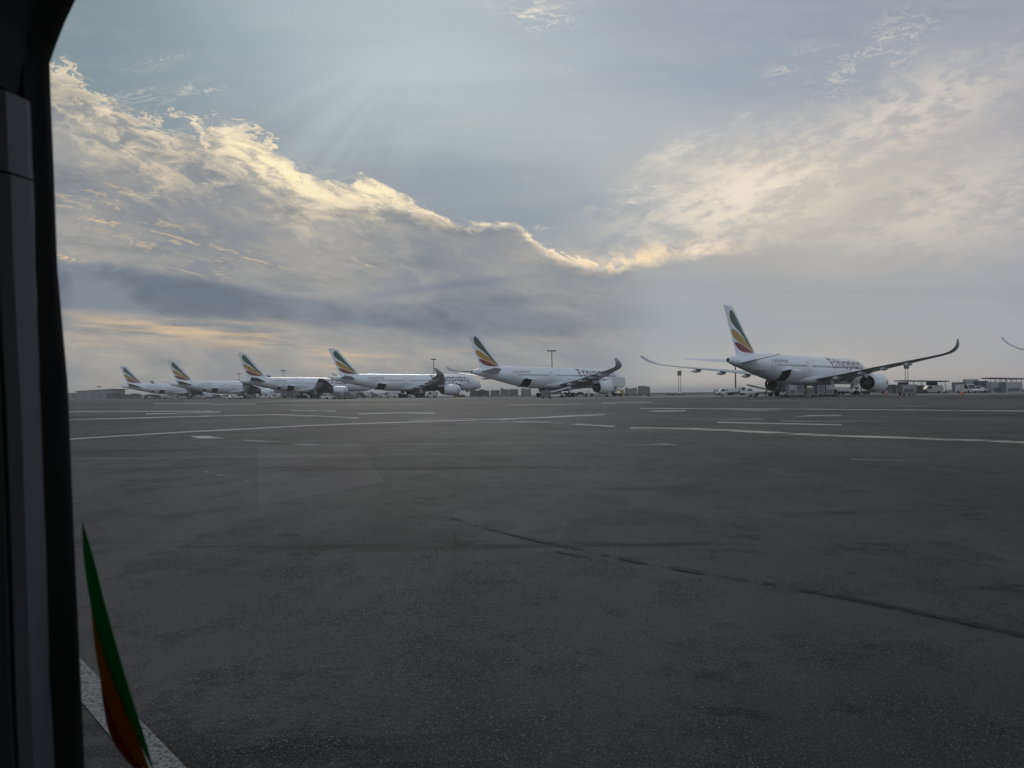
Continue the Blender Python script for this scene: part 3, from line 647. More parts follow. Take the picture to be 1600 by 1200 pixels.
def ground():
    bm = bmesh.new(); ds = [1, 3, 8, 20, 60, 150, 300, 450, 520, 700, 1000, 1400, 2200, 4000, 7000, 12000]; na = 96; rings = []
    for d in ds:
        ring = []
        for i in range(na):
            a = 2*math.pi*i/na; x, y = d*math.sin(a), d*math.cos(a); az = a if a < math.pi else a-2*math.pi
            E_ = 450+max(0, min(1, (-az-R(12))/R(15)))*700
            z = -min(42, max(0, d-E_)*.06); ring.append(bm.verts.new((x, y, z)))
        rings.append(ring)
    bm.faces.new(rings[0])
    for p, q in zip(rings, rings[1:]):
        for i in range(na): bm.faces.new((p[i], p[(i+1) % na], q[(i+1) % na], q[i]))
    bmesh.ops.recalc_face_normals(bm, faces=bm.faces[:])
    me = bpy.data.meshes.new('apron_ground'); bm.to_mesh(me); bm.free(); me.materials.append(asph)
    if me.polygons[5].normal.z < 0: me.flip_normals()
    o = bpy.data.objects.new('apron_ground', me); COL.objects.link(o); tag(o, kind='structure')
ground()
def paint_material(name, col, wear, scale=3.0, sx=1, sy=1, rz=0.0, lo=.0):
    m = bpy.data.materials.new(name); m.use_nodes = True; nt = m.node_tree; N = nt.nodes; L = nt.links; b = N['Principled BSDF']
    b.inputs['Base Color'].default_value = (*col, 1); b.inputs['Roughness'].default_value = .8; b.inputs['Specular IOR Level'].default_value = .3
    tc = N.new('ShaderNodeTexCoord'); mp = N.new('ShaderNodeMapping'); mp.inputs['Scale'].default_value = (sx, sy, 1); mp.inputs['Rotation'].default_value = (0, 0, rz); L.new(tc.outputs['Object'], mp.inputs[0])
    n = N.new('ShaderNodeTexNoise'); n.inputs['Scale'].default_value = scale; n.inputs['Detail'].default_value = 9; n.inputs['Roughness'].default_value = .72; L.new(mp.outputs[0], n.inputs['Vector'])
    r = N.new('ShaderNodeMapRange'); r.inputs[1].default_value = wear-.07; r.inputs[2].default_value = wear+.07; r.inputs[3].default_value = lo; r.inputs[4].default_value = 1; L.new(n.outputs[0], r.inputs[0])
    L.new(r.outputs[0], b.inputs['Alpha']); return m
PM = {'fresh': paint_material('fresh white paint', (.40, .40, .385), .45, 14, lo=.2), 'line': paint_material('road paint', (.42, .42, .40), .465, 1.1, .25, 1, lo=.15),
      'worn': paint_material('worn paint', (.30, .295, .28), .52, .7, .4, 1), 'faint': paint_material('faint paint', (.17, .17, .165), .48, .6, .3, 1),
      'warm': paint_material('worn yellow paint', (.42, .40, .34), .475, .8, .4, 1), 'tar': paint_material('tar seam', (.009, .0092, .0095), .50, 2.2, 1, 1),
      'conc': paint_material('pale apron concrete', (.15, .15, .145), .34, .05, .3, 1), 'oil': paint_material('oil stain', (.014, .014, .015), .56, 1.2, .5, 1)}
npaint = [0]
def mark(name, quad, m, ground_pts=False, lift=None):
    npaint[0] += 1; z = .004+.0007*(npaint[0] % 6) if lift is None else lift
    P = [q if ground_pts else on_ground(*q) for q in quad]
    bm = bmesh.new(); bm.faces.new([bm.verts.new((x, y, z)) for x, y in P]); bmesh.ops.recalc_face_normals(bm, faces=bm.faces[:])
    me = bpy.data.meshes.new(name); bm.to_mesh(me); bm.free(); me.materials.append(PM[m])
    o = bpy.data.objects.new(name, me); COL.objects.link(o); tag(o, kind='structure'); return o
def line(name, pts, w, m):
    # polyline in photo pixels laid on the ground, w = half thickness in pixels (far lines) or metres if negative
    npaint[0] += 1; z = .004+.0007*(npaint[0] % 6)
    if w > 0:
        up = [on_ground(x, y-w) for x, y in pts]; dn = [on_ground(x, y+w) for x, y in pts]
    else:
        g = [Vector((*on_ground(x, y), 0)) for x, y in pts]; up = []; dn = []
        for i, p in enumerate(g):
            t = (g[min(i+1, len(g)-1)]-g[max(i-1, 0)]).normalized(); n = Vector((-t.y, t.x, 0))*(-w); up.append((p+n)[:2]); dn.append((p-n)[:2])
    bm = bmesh.new(); a = [bm.verts.new((x, y, z)) for x, y in up]; b = [bm.verts.new((x, y, z)) for x, y in dn]
    for i in range(len(a)-1): bm.faces.new((a[i], a[i+1], b[i+1], b[i]))
    bmesh.ops.recalc_face_normals(bm, faces=bm.faces[:])
    me = bpy.data.meshes.new(name); bm.to_mesh(me); bm.free(); me.materials.append(PM[m])
    o = bpy.data.objects.new(name, me); COL.objects.link(o); tag(o, kind='structure'); return o
mark('concrete_stand', [(-60, 158), (-10, 158), (60, 150), (190, 128), (190, 215), (60, 245), (-60, 262)], 'conc', True)
line('painted_line', [(60, 688.5), (110, 686.3), (200, 680.5), (300, 674.5), (400, 669.5), (480, 665.2), (560, 662), (640, 659.5), (720, 657), (800, 654.5)], .95, 'fresh')
line('painted_line', [(800, 654.5), (860, 652), (945, 648)], .9, 'line')
mark('painted_patch', [(296, 681.5), (325, 681.3), (352, 685.3), (310, 685.6)], 'line')
line('painted_line', [(382, 688.5), (430, 691), (500, 697), (552, 702.5)], 1.3, 'faint')
line('painted_line', [(308, 734), (340, 742), (388, 753)], 1.0, 'faint')
line('painted_line', [(60, 658), (105, 656), (240, 652.6), (340, 649.8), (430, 648), (520, 651), (560, 653.5)], .75, 'line')
line('painted_line', [(228, 647), (290, 645.5), (345, 643.5)], .8, 'line')
line('painted_line', [(90, 643.5), (200, 643), (330, 642.4)], .7, 'line')
line('painted_line', [(330, 631.6), (400, 631.2)], .7, 'warm')
line('painted_line', [(440, 633.4), (660, 632.6)], .4, 'warm')
line('painted_line', [(455, 641.5), (525, 642.5)], .7, 'line')
line('painted_line', [(560, 646.5), (630, 645), (680, 645.8)], .8, 'line')
line('painted_line', [(240, 631), (330, 630.3)], .5, 'line')
line('painted_line', [(110, 637), (420, 635.5)], .45, 'faint')
line('painted_line', [(640, 655.5), (740, 655), (860, 660.5), (960, 667)], 1.6, 'worn')
line('painted_line', [(700, 662), (790, 660), (900, 663)], 1.0, 'faint')
line('painted_line', [(985, 669), (1060, 669.5), (1130, 672), (1280, 680), (1400, 684), (1500, 687.5), (1640, 692.5)], 1.5, 'warm')
line('painted_line', [(1120, 660), (1180, 661.2), (1240, 662.3), (1315, 664)], .9, 'fresh')
line('painted_line', [(1220, 658), (1300, 659), (1380, 658.4)], .9, 'faint')
mark('painted_arrow', [(1242, 651.5), (1262, 649), (1312, 648.3), (1318, 650.5), (1270, 651)], 'warm')
mark('painted_patch', [(1012, 643.6), (1020, 641.8), (1072, 640.6), (1070, 643.2)], 'warm')
mark('painted_patch', [(1110, 641.8), (1120, 639.8), (1230, 639.2), (1220, 642)], 'worn')
mark('painted_patch', [(1045, 656.5), (1075, 653), (1200, 653), (1190, 656.8)], 'faint')
line('painted_line', [(1000, 638.3), (1200, 638.9), (1400, 640.5), (1640, 642.5)], .5, 'line')
line('painted_line', [(940, 629.8), (1020, 628.4)], .6, 'warm')
line('painted_line', [(790, 633), (850, 632.2), (910, 631.5)], .55, 'warm')
line('painted_line', [(860, 651.5), (905, 649.2), (945, 647.6)], .8, 'line')
line('painted_line', [(860, 661), (960, 666.5)], .7, 'line')
line('painted_line', [(960, 627.6), (1120, 626.4), (1300, 627)], .5, 'faint')
line('painted_line', [(1300, 634), (1640, 636.5)], .4, 'faint')
mark('painted_patch', [(960, 697), (1040, 692), (1060, 696), (980, 700)], 'faint')
line('painted_line', [(1330, 718), (1480, 723)], .8, 'faint')
line('tar_seam', [(690, 806), (770, 828), (850, 847), (930, 864), (1000, 879), (1080, 893), (1150, 905), (1230, 918), (1300, 930), (1450, 960), (1540, 980), (1680, 1012)], -.045, 'tar')
line('tar_seam', [(870, 862), (900, 868), (950, 878)], -.03, 'oil')
PM['edge'] = paint_material('gritty edge paint', (.21, .215, .215), .44, 60, lo=.1)
mark('edge_line', [on_ground(60, 965), on_ground(125, 1029), on_ground(300, 1210), on_ground(420, 1335), on_ground(330, 1335), on_ground(212, 1200), on_ground(128, 1098), on_ground(60, 1020)], 'edge', True)

# ------------------------------------------------------------------ bus the photo is taken from
M['trim'] = mat('ribbed dark window post', (.26, .28, .31), .55, var=.3, vscale=30, stretch=(1, 1, .05))
M['seal'] = mat('black window seal', (.004, .004, .004), .8)
M['lining'] = mat('dark bus lining', (.016, .016, .018), .8, var=.2)
def glass_material():
    m = bpy.data.materials.new('tinted window glass'); m.use_nodes = True; nt = m.node_tree; N = nt.nodes; L = nt.links; N.clear()
    t = N.new('ShaderNodeBsdfTransparent'); t.inputs[0].default_value = (.99, .975, .98, 1)
    g = N.new('ShaderNodeBsdfGlossy'); g.inputs['Roughness'].default_value = .004; g.inputs[0].default_value = (.9, .95, 1, 1)
    f = N.new('ShaderNodeFresnel'); f.inputs[0].default_value = 1.5
    mx = N.new('ShaderNodeMixShader'); L.new(f.outputs[0], mx.inputs[0]); L.new(t.outputs[0], mx.inputs[1]); L.new(g.outputs[0], mx.inputs[2])
    # faint dried wiping streaks on the pane
    d = N.new('ShaderNodeBsdfDiffuse'); d.inputs[0].default_value = (.55, .58, .6, 1); d2 = N.new('ShaderNodeBsdfTranslucent'); d2.inputs[0].default_value = (.55, .58, .6, 1)
    dd = N.new('ShaderNodeMixShader'); L.new(d.outputs[0], dd.inputs[1]); L.new(d2.outputs[0], dd.inputs[2])
    tc = N.new('ShaderNodeTexCoord'); mp = N.new('ShaderNodeMapping'); mp.inputs['Scale'].default_value = (26, 1, 5); L.new(tc.outputs['Object'], mp.inputs[0])
    n = N.new('ShaderNodeTexNoise'); n.inputs['Scale'].default_value = 1; n.inputs['Detail'].default_value = 4; L.new(mp.outputs[0], n.inputs['Vector'])
    r = N.new('ShaderNodeMapRange'); r.inputs[1].default_value = .5; r.inputs[2].default_value = .8; r.inputs[3].default_value = .001; r.inputs[4].default_value = .016; L.new(n.outputs[0], r.inputs[0])
    m2 = N.new('ShaderNodeMixShader'); L.new(r.outputs[0], m2.inputs[0]); L.new(mx.outputs[0], m2.inputs[1]); L.new(dd.outputs[0], m2.inputs[2])
    o = N.new('ShaderNodeOutputMaterial'); L.new(m2.outputs[0], o.inputs[0]); return m
M['pane'] = glass_material()
def bus():
    WY = .56                                        # depth of the window wall
    root = thing('passenger_bus', 'black inner window post and seal of the bus this view is taken from', 'bus', (0, 0, 0))
    def wp(px, py, y=WY):
        a, b, c = direction(px, py); return a/b*y, EYE+c/b*y
    inner = [(133, 1210), (126, 1060), (115, 820), (106, 600), (97, 500), (90, 420), (84, 260), (79, 140), (78, 98), (87, 72), (101, 36), (118, 0), (140, -45), (175, -85), (240, -112)]
    outer = [(106, 1210), (101, 1040), (94, 800), (86, 600), (80, 500), (75, 400), (71, 250), (66, 140), (63, 96), (66, 70), (80, 32), (98, -8), (118, -60), (160, -110), (236, -142)]
    A_ = [wp(*p, WY+.003) for p in inner]; B_ = [wp(*p) for p in outer]
    ext = lambda P, dz: [(P[0][0]+.02, P[0][1]-dz)]+P+[(1.25, P[-1][1]+.008)]
    A2 = ext(A_, .12); B2 = ext(B_, .14)
    mb = MB(); rg = []
    for (ax, az), (bx, bz) in zip(A2, B2): rg.append([(ax-.003, WY-.008, az), (ax, WY-.004, az), (ax, WY+.003, az), (bx, WY+.003, bz), (bx-.001, WY-.02, bz)])
    mb.loft(rg).build('window_seal', M['seal'], root, auto=40)
    # ribbed post: lofted along the seal's outer edge
    xs = lambda z: interp(sorted([(p[1], p[0]) for p in B2[:10]]), z)[0]
    prof = [(0, -.018), (-.004, -.034), (-.010, -.040), (-.0140, -.0385), (-.0145, -.041), (-.022, -.043), (-.0225, -.041), (-.029, -.044), (-.034, -.042), (-.0345, -.038), (-.046, -.03), (-.047, .0), (-.16, .0), (-.16, .002), (0, .002)]
    rg = []
    for z in [EYE-.42, EYE-.3, EYE-.2, EYE-.1, EYE, EYE+.1, EYE+.162]:
        rg.append([(xs(z)+x, WY+y, z) for x, y in prof])
    MB().loft(rg).build('window_post', M['trim'], root)
    rg = [[(xs(z)+x, WY+y-.002, z) for x, y in prof] for z in (EYE+.1635, EYE+.20, EYE+.222)]
    MB().loft(rg).build('window_post', M['trim'], root)
    hx = xs(EYE+.23)
    MB().prism([(hx-.5, EYE+.2235), (hx-.004, EYE+.2235), (B_[9][0], B_[9][1]), (B_[10][0]-.001, B_[10][1]), (B_[11][0]-.001, B_[11][1]), (B_[12][0]-.001, B_[12][1]), (B_[13][0]-.001, B_[13][1]+.001), (B_[14][0], B_[14][1]+.001), (1.3, B_[14][1]+.009), (1.3, EYE+.75), (hx-.5, EYE+.75)], WY-.05, WY+.002).build('header_panel', M['lining'], root)
    # rest of the near side wall, floor, roof, far side
    mb = MB(); mb.box((0, WY+.02, .72), (9, .05, .62)).build('sill_panel', M['lining'], root)
    MB().box((-.62, WY+.004, EYE-.05), (.10, .03, .75)).build('window_pillar', M['lining'], root)
    MB().box((-2.6, WY+.02, EYE+.2), (3.8, .05, 1.5)).build('side_panel', M['lining'], root)
    MB().box((2.9, WY+.02, EYE+.2), (3.4, .05, 1.5)).build('side_panel', M['lining'], root)
    MB().box((0, -.72, .38), (9, 2.62, .06)).build('floor', M['lining'], root)
    MB().box((0, -.72, 2.55), (9, 2.62, .06)).build('roof', M['lining'], root)
    MB().box((0, -2.05, .62), (9, .05, .44)).build('far_side_wall', M['lining'], root); MB().box((0, -2.05, 2.1), (9, .05, .9)).build('far_side_wall', M['lining'], root)
    I = [(-1.107, .925), (-.556, 1.02), (-.67, 1.19), (-1.107, 1.18)]; O = [(-4.5, .84), (4.5, .84), (4.5, 1.65), (-4.5, 1.65)]  # made-up opening, shaped to outline the pale ghost reflection in the pane
    bm = bmesh.new()
    for k in range(4):
        j = (k+1) % 4; bm.faces.new([bm.verts.new((p[0], y_, p[1])) for p, y_ in ((O[k], -2.04), (O[j], -2.04), (I[j], -2.04), (I[k], -2.04))])
    me = bpy.data.meshes.new('reflection_opening_wall'); bm.to_mesh(me); bm.free(); me.materials.append(M['lining']); o = bpy.data.objects.new('reflection_opening_wall', me); COL.objects.link(o); o.parent = root
    MB().box((1.5, WY+.008, EYE-.02), (3.8, .004, .95)).build('window_glass', M['pane'], root) if False else None
    gx0, gx1 = -.40, 1.24; gz0, gz1 = EYE-.45, EYE+.42
    bm = bmesh.new(); bm.faces.new([bm.verts.new(p) for p in ((gx0, WY+.004, gz0), (gx1, WY+.004, gz0), (gx1, WY+.004, gz1), (gx0, WY+.004, gz1))])
    me = bpy.data.meshes.new('window_glass'); bm.to_mesh(me); bm.free(); me.materials.append(M['pane']); o = bpy.data.objects.new('window_glass', me); COL.objects.link(o); o.parent = root
    for nm, col, p, q in (('green_sticker', (.022, .25, .10), [(130, 812), (147, 868), (163, 932), (183, 1005), (205, 1080), (225, 1142), (243, 1206)], [(243, 1206), (226, 1172), (202, 1118), (178, 1062), (158, 1000), (141, 930), (132, 862), (130, 812)]),
                          ('orange_sticker', (.30, .17, .035), [(143, 945), (160, 1002), (181, 1062), (204, 1118), (236, 1206)], [(236, 1206), (214, 1190), (189, 1150), (169, 1100), (156, 1050), (148, 1000), (143, 945)]),
                          ('red_sticker', (.20, .018, .035), [(156, 1055), (170, 1100), (190, 1150), (230, 1212)], [(230, 1212), (201, 1192), (173, 1150), (162, 1104), (156, 1055)])):
        M[nm] = mat(nm.replace('_', ' '), col, .5); _n = M[nm].node_tree; _t = _n.nodes.new('ShaderNodeBsdfTranslucent'); _t.inputs[0].default_value = (*col, 1); _x = _n.nodes.new('ShaderNodeMixShader'); _x.inputs[0].default_value = .55
        _o = [q for q in _n.nodes if q.type == 'OUTPUT_MATERIAL'][0]; _n.links.new(_n.nodes['Principled BSDF'].outputs[0], _x.inputs[1]); _n.links.new(_t.outputs[0], _x.inputs[2]); _n.links.new(_x.outputs[0], _o.inputs[0])
        off_ = {'g': 0, 'o': .0008, 'r': .0016}[nm[0]]; loop = spline(p, 5)[:-1]+spline(q, 5)[:-1]
        MB().prism([wp(*k, WY+.008) for k in loop], WY+.0062+off_, WY+.0066+off_).build(nm, M[nm], root)
    fm = bpy.data.materials.new('pink reflection film'); fm.use_nodes = True; q = fm.node_tree; q.nodes.clear(); t_ = q.nodes.new('ShaderNodeBsdfTranslucent'); t_.inputs[0].default_value = (.85, .68, .72, 1); o_ = q.nodes.new('ShaderNodeOutputMaterial'); q.links.new(t_.outputs[0], o_.inputs[0])  # added pale film, there only to be mirrored as a ghost in the pane
    bm = bmesh.new(); bm.faces.new([bm.verts.new((x, -2.045, z)) for x, z in ((-1.13, .90), (-.53, .99), (-.62, 1.22), (-1.13, 1.21))]); me = bpy.data.meshes.new('reflection_film'); bm.to_mesh(me); bm.free(); me.materials.append(fm); o = bpy.data.objects.new('reflection_film', me); COL.objects.link(o); o.parent = root
    # grab rails inside
    MB().tube((-1.4, -.9, .41), (-1.4, -.9, 2.52), .017).tube((-3.5, -.9, 2.1), (3.5, -.9, 2.1), .016).build('grab_rail', M['vyel'], root)
bus()

# ------------------------------------------------------------------ equipment
def wheels(par, xs, ys, r=.35, w=.2, m='black'):
    for x in xs:
        for y in ys: MB().tube((x, y-w/2, r), (x, y+w/2, r), r, seg=16).build('wheel', M[m], par, auto=40)
def dolly(label, loc, rz, Lg=3.4, Wd=1.7, group='baggage and container dollies'):
    t = thing('container_dolly', label, 'dolly', loc, rz, group)
    mb = MB(); mb.box((0, 0, .46), (Lg, Wd, .10), bevel=.02)
    for y in (-Wd/2+.05, Wd/2-.05): mb.box((0, y, .37), (Lg, .08, .08))
    for i in range(7): mb.tube((-Lg/2+.25+i*(Lg-.5)/6, -Wd/2+.1, .53), (-Lg/2+.25+i*(Lg-.5)/6, Wd/2-.1, .53), .035, seg=8)
    mb.build('deck', M['vgrey'], t); wheels(t, (-Lg*.34, Lg*.34), (-Wd/2+.12, Wd/2-.12), .2, .14)
    MB().tube((Lg/2, 0, .4), (Lg/2+.9, 0, .28), .035, seg=8).box((Lg/2+.95, 0, .28), (.16, .1, .06)).build('tow_bar', M['vgrey'], t)
    return t
def uld(label, loc, rz, size=(1.56, 1.53, 1.63), m='alu', cut=True, group='air cargo containers'):
    t = thing('cargo_container', label, 'container', loc, rz, group); a, b, h = size
    pts = [(-a/2, 0), (a/2, 0), (a/2+(.35 if cut else 0), .5), (a/2+(.35 if cut else 0), h), (-a/2, h)]
    MB().prism([(x, z+.05) for x, z in pts], -b/2, b/2).build('shell', M[m], t)
    fr = MB(); 
    for x in (-a/2, a/2*.98): fr.box((x, -b/2-.012, h/2+.05), (.06, .024, h))
    for z in (.09, h*.5, h): fr.box((0, -b/2-.010, z), (a-.07, .02, .05))
    fr.build('frame', M['metal'], t)
    MB().box((-.02, -b/2-.006, h*.27), (a*.8, .012, h*.36)).build('curtain', M['blue' if m != 'blue' else 'vgrey'], t)
    MB().box((0, 0, .025), (a+.04, b+.04, .05)).build('base_plate', M['metal'], t)
    return t
def pallet(label, loc, rz, size=(3.0, 2.3, 1.9), m='wrap', seed=1, group='netted freight pallets'):
    t = thing('freight_pallet', label, 'pallet', loc, rz, group); rn = random.Random(seed); a, b, h = size
    mb = MB(); x = -a/2
    while x < a/2-.2:
        w = min(rn.uniform(.6, 1.2), a/2-x); hh = h*rn.uniform(.72, 1.0)
        mb.box((x+w/2, rn.uniform(-.04, .04), hh/2+.04), (w*.985, b*rn.uniform(.92, 1), hh), bevel=.05); x += w
    mb.build('load', M[m], t); MB().box((0, 0, .02), (a+.1, b+.1, .04)).build('base_plate', M['metal'], t)
    nt = MB()
    for k in range(7): nt.tube((-a/2+.1+k*(a-.2)/6, -b/2-.03, .05), (-a/2+.1+k*(a-.2)/6, -b/2-.03, h*.8), .018, seg=5)
    for k in range(3): nt.tube((-a/2, -b/2-.03, .4+k*.45), (a/2, -b/2-.03, .4+k*.45), .018, seg=5)
    nt.build('net', M['dark'], t); return t
def tractor(label, loc, rz, group='baggage tractors'):
    t = thing('baggage_tractor', label, 'tractor', loc, rz, group)
    MB().prism([(-1.4, .3), (1.5, .3), (1.55, .85), (1.3, 1.05), (.3, 1.1), (.2, .8), (-.6, .8), (-.7, 1.0), (-1.4, 1.0)], -.65, .65).build('body', M['vwhite'], t)
    cb = MB()
    for x, x2 in ((.25, .1), (-.75, -.7)):
        for y in (-.58, .58): cb.tube((x, y, 1.0), (x2, y, 1.8), .035, seg=6)
    cb.box((-.3, 0, 1.83), (1.1, 1.3, .07), bevel=.02).build('canopy', M['vwhite'], t)
    MB().box((-.35, 0, .95), (.5, .5, .12)).box((-.6, 0, 1.2), (.1, .5, .45)).build('seat', M['dark'], t)
    MB().box((.19, 0, 1.4), (.03, 1.1, .62), ry=-.15).build('windscreen', M['glass'], t)
    wheels(t, (-.95, .95), (-.6, .6), .36, .24); return t
def van(label, loc, rz, Lg=4.8, H=2.2, Wd=1.85, m='vwhite', cat='van', name='service_van', group='parked service vehicles'):
    t = thing(name, label, cat, loc, rz, group)
    MB().prism([(-Lg/2, .35), (Lg/2, .35), (Lg/2+.05, .75), (Lg/2-.15, 1.05), (Lg/2-.85, 1.2), (Lg/2-1.45, H-.05), (Lg/2-1.7, H), (-Lg/2+.15, H), (-Lg/2, H-.3)], -Wd/2, Wd/2).build('body', M[m], t)
    MB().prism([(Lg/2-.95, 1.22), (Lg/2-1.5, H-.18), (Lg/2-2.4, H-.18), (Lg/2-2.4, 1.22)], -Wd/2-.012, Wd/2+.012).build('side_window', M['glass'], t)
    MB().prism([(Lg/2-.80, 1.22), (Lg/2-.78, 1.2), (Lg/2-1.38, H-.12), (Lg/2-1.42, H-.12)], -Wd/2+.12, Wd/2-.12).build('windscreen', M['glass'], t)
    for y in (-Wd/2+.25, Wd/2-.25): MB().box((Lg/2+.03, y, .78), (.06, .3, .16)).build('headlight', M['lamp'], t)
    MB().box((Lg/2+.02, 0, .48), (.10, Wd*.96, .16), bevel=.03).build('bumper', M['dark'], t)
    wheels(t, (-Lg*.31, Lg*.31), (-Wd/2+.1, Wd/2-.1), .36, .24); return t
def car(label, loc, rz, m='vwhite', group='parked service vehicles'):
    t = thing('parked_car', label, 'car', loc, rz, group)
    MB().prism([(-2.15, .35), (2.15, .35), (2.2, .65), (2.0, .85), (1.1, .98), (.5, 1.42), (-.9, 1.45), (-1.5, 1.05), (-2.1, .98)], -.85, .85).build('body', M[m], t)
    MB().prism([(1.0, 1.0), (.45, 1.36), (-.85, 1.39), (-1.3, 1.04)], -.862, .862).build('side_window', M['glass'], t)
    wheels(t, (-1.35, 1.35), (-.76, .76), .32, .2); return t
def pickup(label, loc, rz, group='parked service vehicles'):
    t = thing('pickup_truck', label, 'pickup', loc, rz, group)
    MB().prism([(-2.5, .45), (2.4, .45), (2.45, .9), (2.3, 1.1), (1.4, 1.2), (.9, 1.85), (-.3, 1.88), (-.45, 1.15), (-2.5, 1.15)], -.9, .9).build('body', M['vwhite'], t)
    MB().prism([(1.25, 1.22), (.84, 1.76), (-.22, 1.78), (-.3, 1.22)], -.912, .912).build('side_window', M['glass'], t)
    wheels(t, (-1.6, 1.5), (-.8, .8), .38, .24); return t
def box_truck(label, loc, rz, boxh=2.4, lift=0.0, Lg=6.5, cat='truck', name='box_truck', m='vwhite', group='parked service vehicles'):
    t = thing(name, label, cat, loc, rz, group)
    MB().box((-.3, 0, .72), (Lg, .9, .22)).box((-.8, 0, .55), (Lg*.5, 2.1, .3)).build('chassis', M['dark'], t)
    c = MB().prism([(Lg/2-1.9, .55), (Lg/2, .55), (Lg/2+.02, 1.35), (Lg/2-.25, 2.35), (Lg/2-1.9, 2.4)], -1.1, 1.1).build('cab', M[m], t)
    MB().prism([(Lg/2-.02, 1.4), (Lg/2+.02, 1.4), (Lg/2-.22, 2.22), (Lg/2-.26, 2.22)], -.98, .98).build('windscreen', M['glass'], c)
    MB().prism([(Lg/2-.35, 1.42), (Lg/2-.5, 2.15), (Lg/2-1.4, 2.15), (Lg/2-1.4, 1.42)], -1.112, 1.112).build('side_window', M['glass'], c)
    bl = Lg-2.1; bx = -Lg/2+bl/2-.1
    MB().box((bx, 0, 1.0+lift+boxh/2), (bl, 2.3, boxh), bevel=.05).build('cargo_box', M[m], t)
    if lift > .5:
        sc_ = MB()
        for y in (-.8, .8):
            sc_.tube((bx-bl*.4, y, .9), (bx+bl*.35, y, 1.0+lift), .07, seg=6).tube((bx+bl*.4, y, .9), (bx-bl*.35, y, 1.0+lift), .07, seg=6)
        sc_.build('scissor_lift', M['vgrey'], t)
        MB().box((bx+bl/2+.65, 0, 1.05+lift), (1.3, 1.9, .1)).tube((bx+bl/2+1.25, -.9, 1.1+lift), (bx+bl/2+1.25, -.9, 2.1+lift), .03, seg=6).tube((bx+bl/2+1.25, .9, 1.1+lift), (bx+bl/2+1.25, .9, 2.1+lift), .03, seg=6).build('loading_platform', M['vgrey'], t)
    wheels(t, (-Lg*.28, Lg*.36), (-.95, .95), .46, .28); return t
def belt_loader(label, loc, rz, group=None):
    t = thing('belt_loader', label, 'belt loader', loc, rz, group)
    MB().prism([(-2.6, .4), (2.2, .4), (2.25, .8), (1.2, .95), (-2.6, .9)], -.8, .8).build('chassis', M['vwhite'], t)
    MB().box((.2, 0, 1.75), (7.0, .75, .18), ry=-.24).build('belt', M['dark'], t)
    MB().box((.2, .42, 1.86), (7.0, .05, .3), ry=-.24).box((.2, -.42, 1.86), (7.0, .05, .3), ry=-.24).build('side_rail', M['vwhite'], t)
    wheels(t, (-1.7, 1.5), (-.7, .7), .36, .24); return t
def cone(label, loc, h=.9, group='traffic cones on the apron', m='orange'):
    t = thing('traffic_cone', label, 'traffic cone', loc, 0, group)
    MB().loft([[(r_*math.cos(a), r_*math.sin(a), z) for a in (2*math.pi*i/16 for i in range(16))] for r_, z in ((.20*h/.9, .05), (.12*h/.9, h*.5), (.05, h))]).build('cone_body', M[m], t, auto=50)
    MB().box((0, 0, .025), (.5, .5, .05), bevel=.015).build('base', M['dark'], t)
    MB().tube((0, 0, h*.55), (0, 0, h*.72), .118*h/.9, .09*h/.9, 16, False).build('reflective_band', M['vwhite'], t); return t
def mast(label, loc, h, kind='heads', rz=0, group='apron floodlight masts'):
    t = thing('floodlight_mast', label, 'floodlight mast', loc, rz, group)
    if kind == 'twin':
        mb = MB()
        for x in (-.42, .42): mb.tube((x, 0, 0), (x, 0, h-1.2), .10, .08)
        for k in range(6): mb.tube((-.42, 0, 1+k*1.3), (.42, 0, 1.0+k*1.3), .03, seg=6)
        mb.build('pole', M['vgrey'], t)
        MB().box((0, 0, .55), (1.7, 1.0, 1.1), bevel=.05).build('base_cabinet', M['vwhite'], t)
        for k in range(3): MB().prism([(-.62-.08*k, h-2.0+k*.62), (.62+.08*k, h-2.0+k*.62), (.70+.08*k, h-1.45+k*.62), (-.70-.08*k, h-1.45+k*.62)], -.3, .3).build('lamp_head', M['dark'], t)
        MB().tube((0, 0, h-.2), (0, 0, h+1.0), .03, seg=6).build('lightning_rod', M['vgrey'], t)
    elif kind == 'plain':
        MB().tube((0, 0, 0), (0, 0, h), .27, .2).build('pole', M['rust'], t)
        MB().box((0, 0, h), (1.8, .4, .25)).build('lamp_head', M['dark'], t)
    else:
        MB().tube((0, 0, 0), (0, 0, h), .32, .18).build('pole', M['vgrey'], t)
        MB().box((0, 0, .4), (.9, .9, .8), bevel=.04).build('base_cabinet', M['vgrey'], t)
        MB().tube((-1.7, 0, h-.5), (1.7, 0, h-.5), .09, seg=8).tube((0, -1.2, h-.5), (0, 1.2, h-.5), .09, seg=8).build('cross_arm', M['vgrey'], t)
        for x, y in ((-1.7, 0), (-.95, 0), (.95, 0), (1.7, 0), (0, -1.1), (0, 1.1)): MB().box((x, y, h-.25), (.62, .5, .55), bevel=.06, ry=.3 if x > 0 else -.3).build('lamp_head', M['dark'], t)
    return t
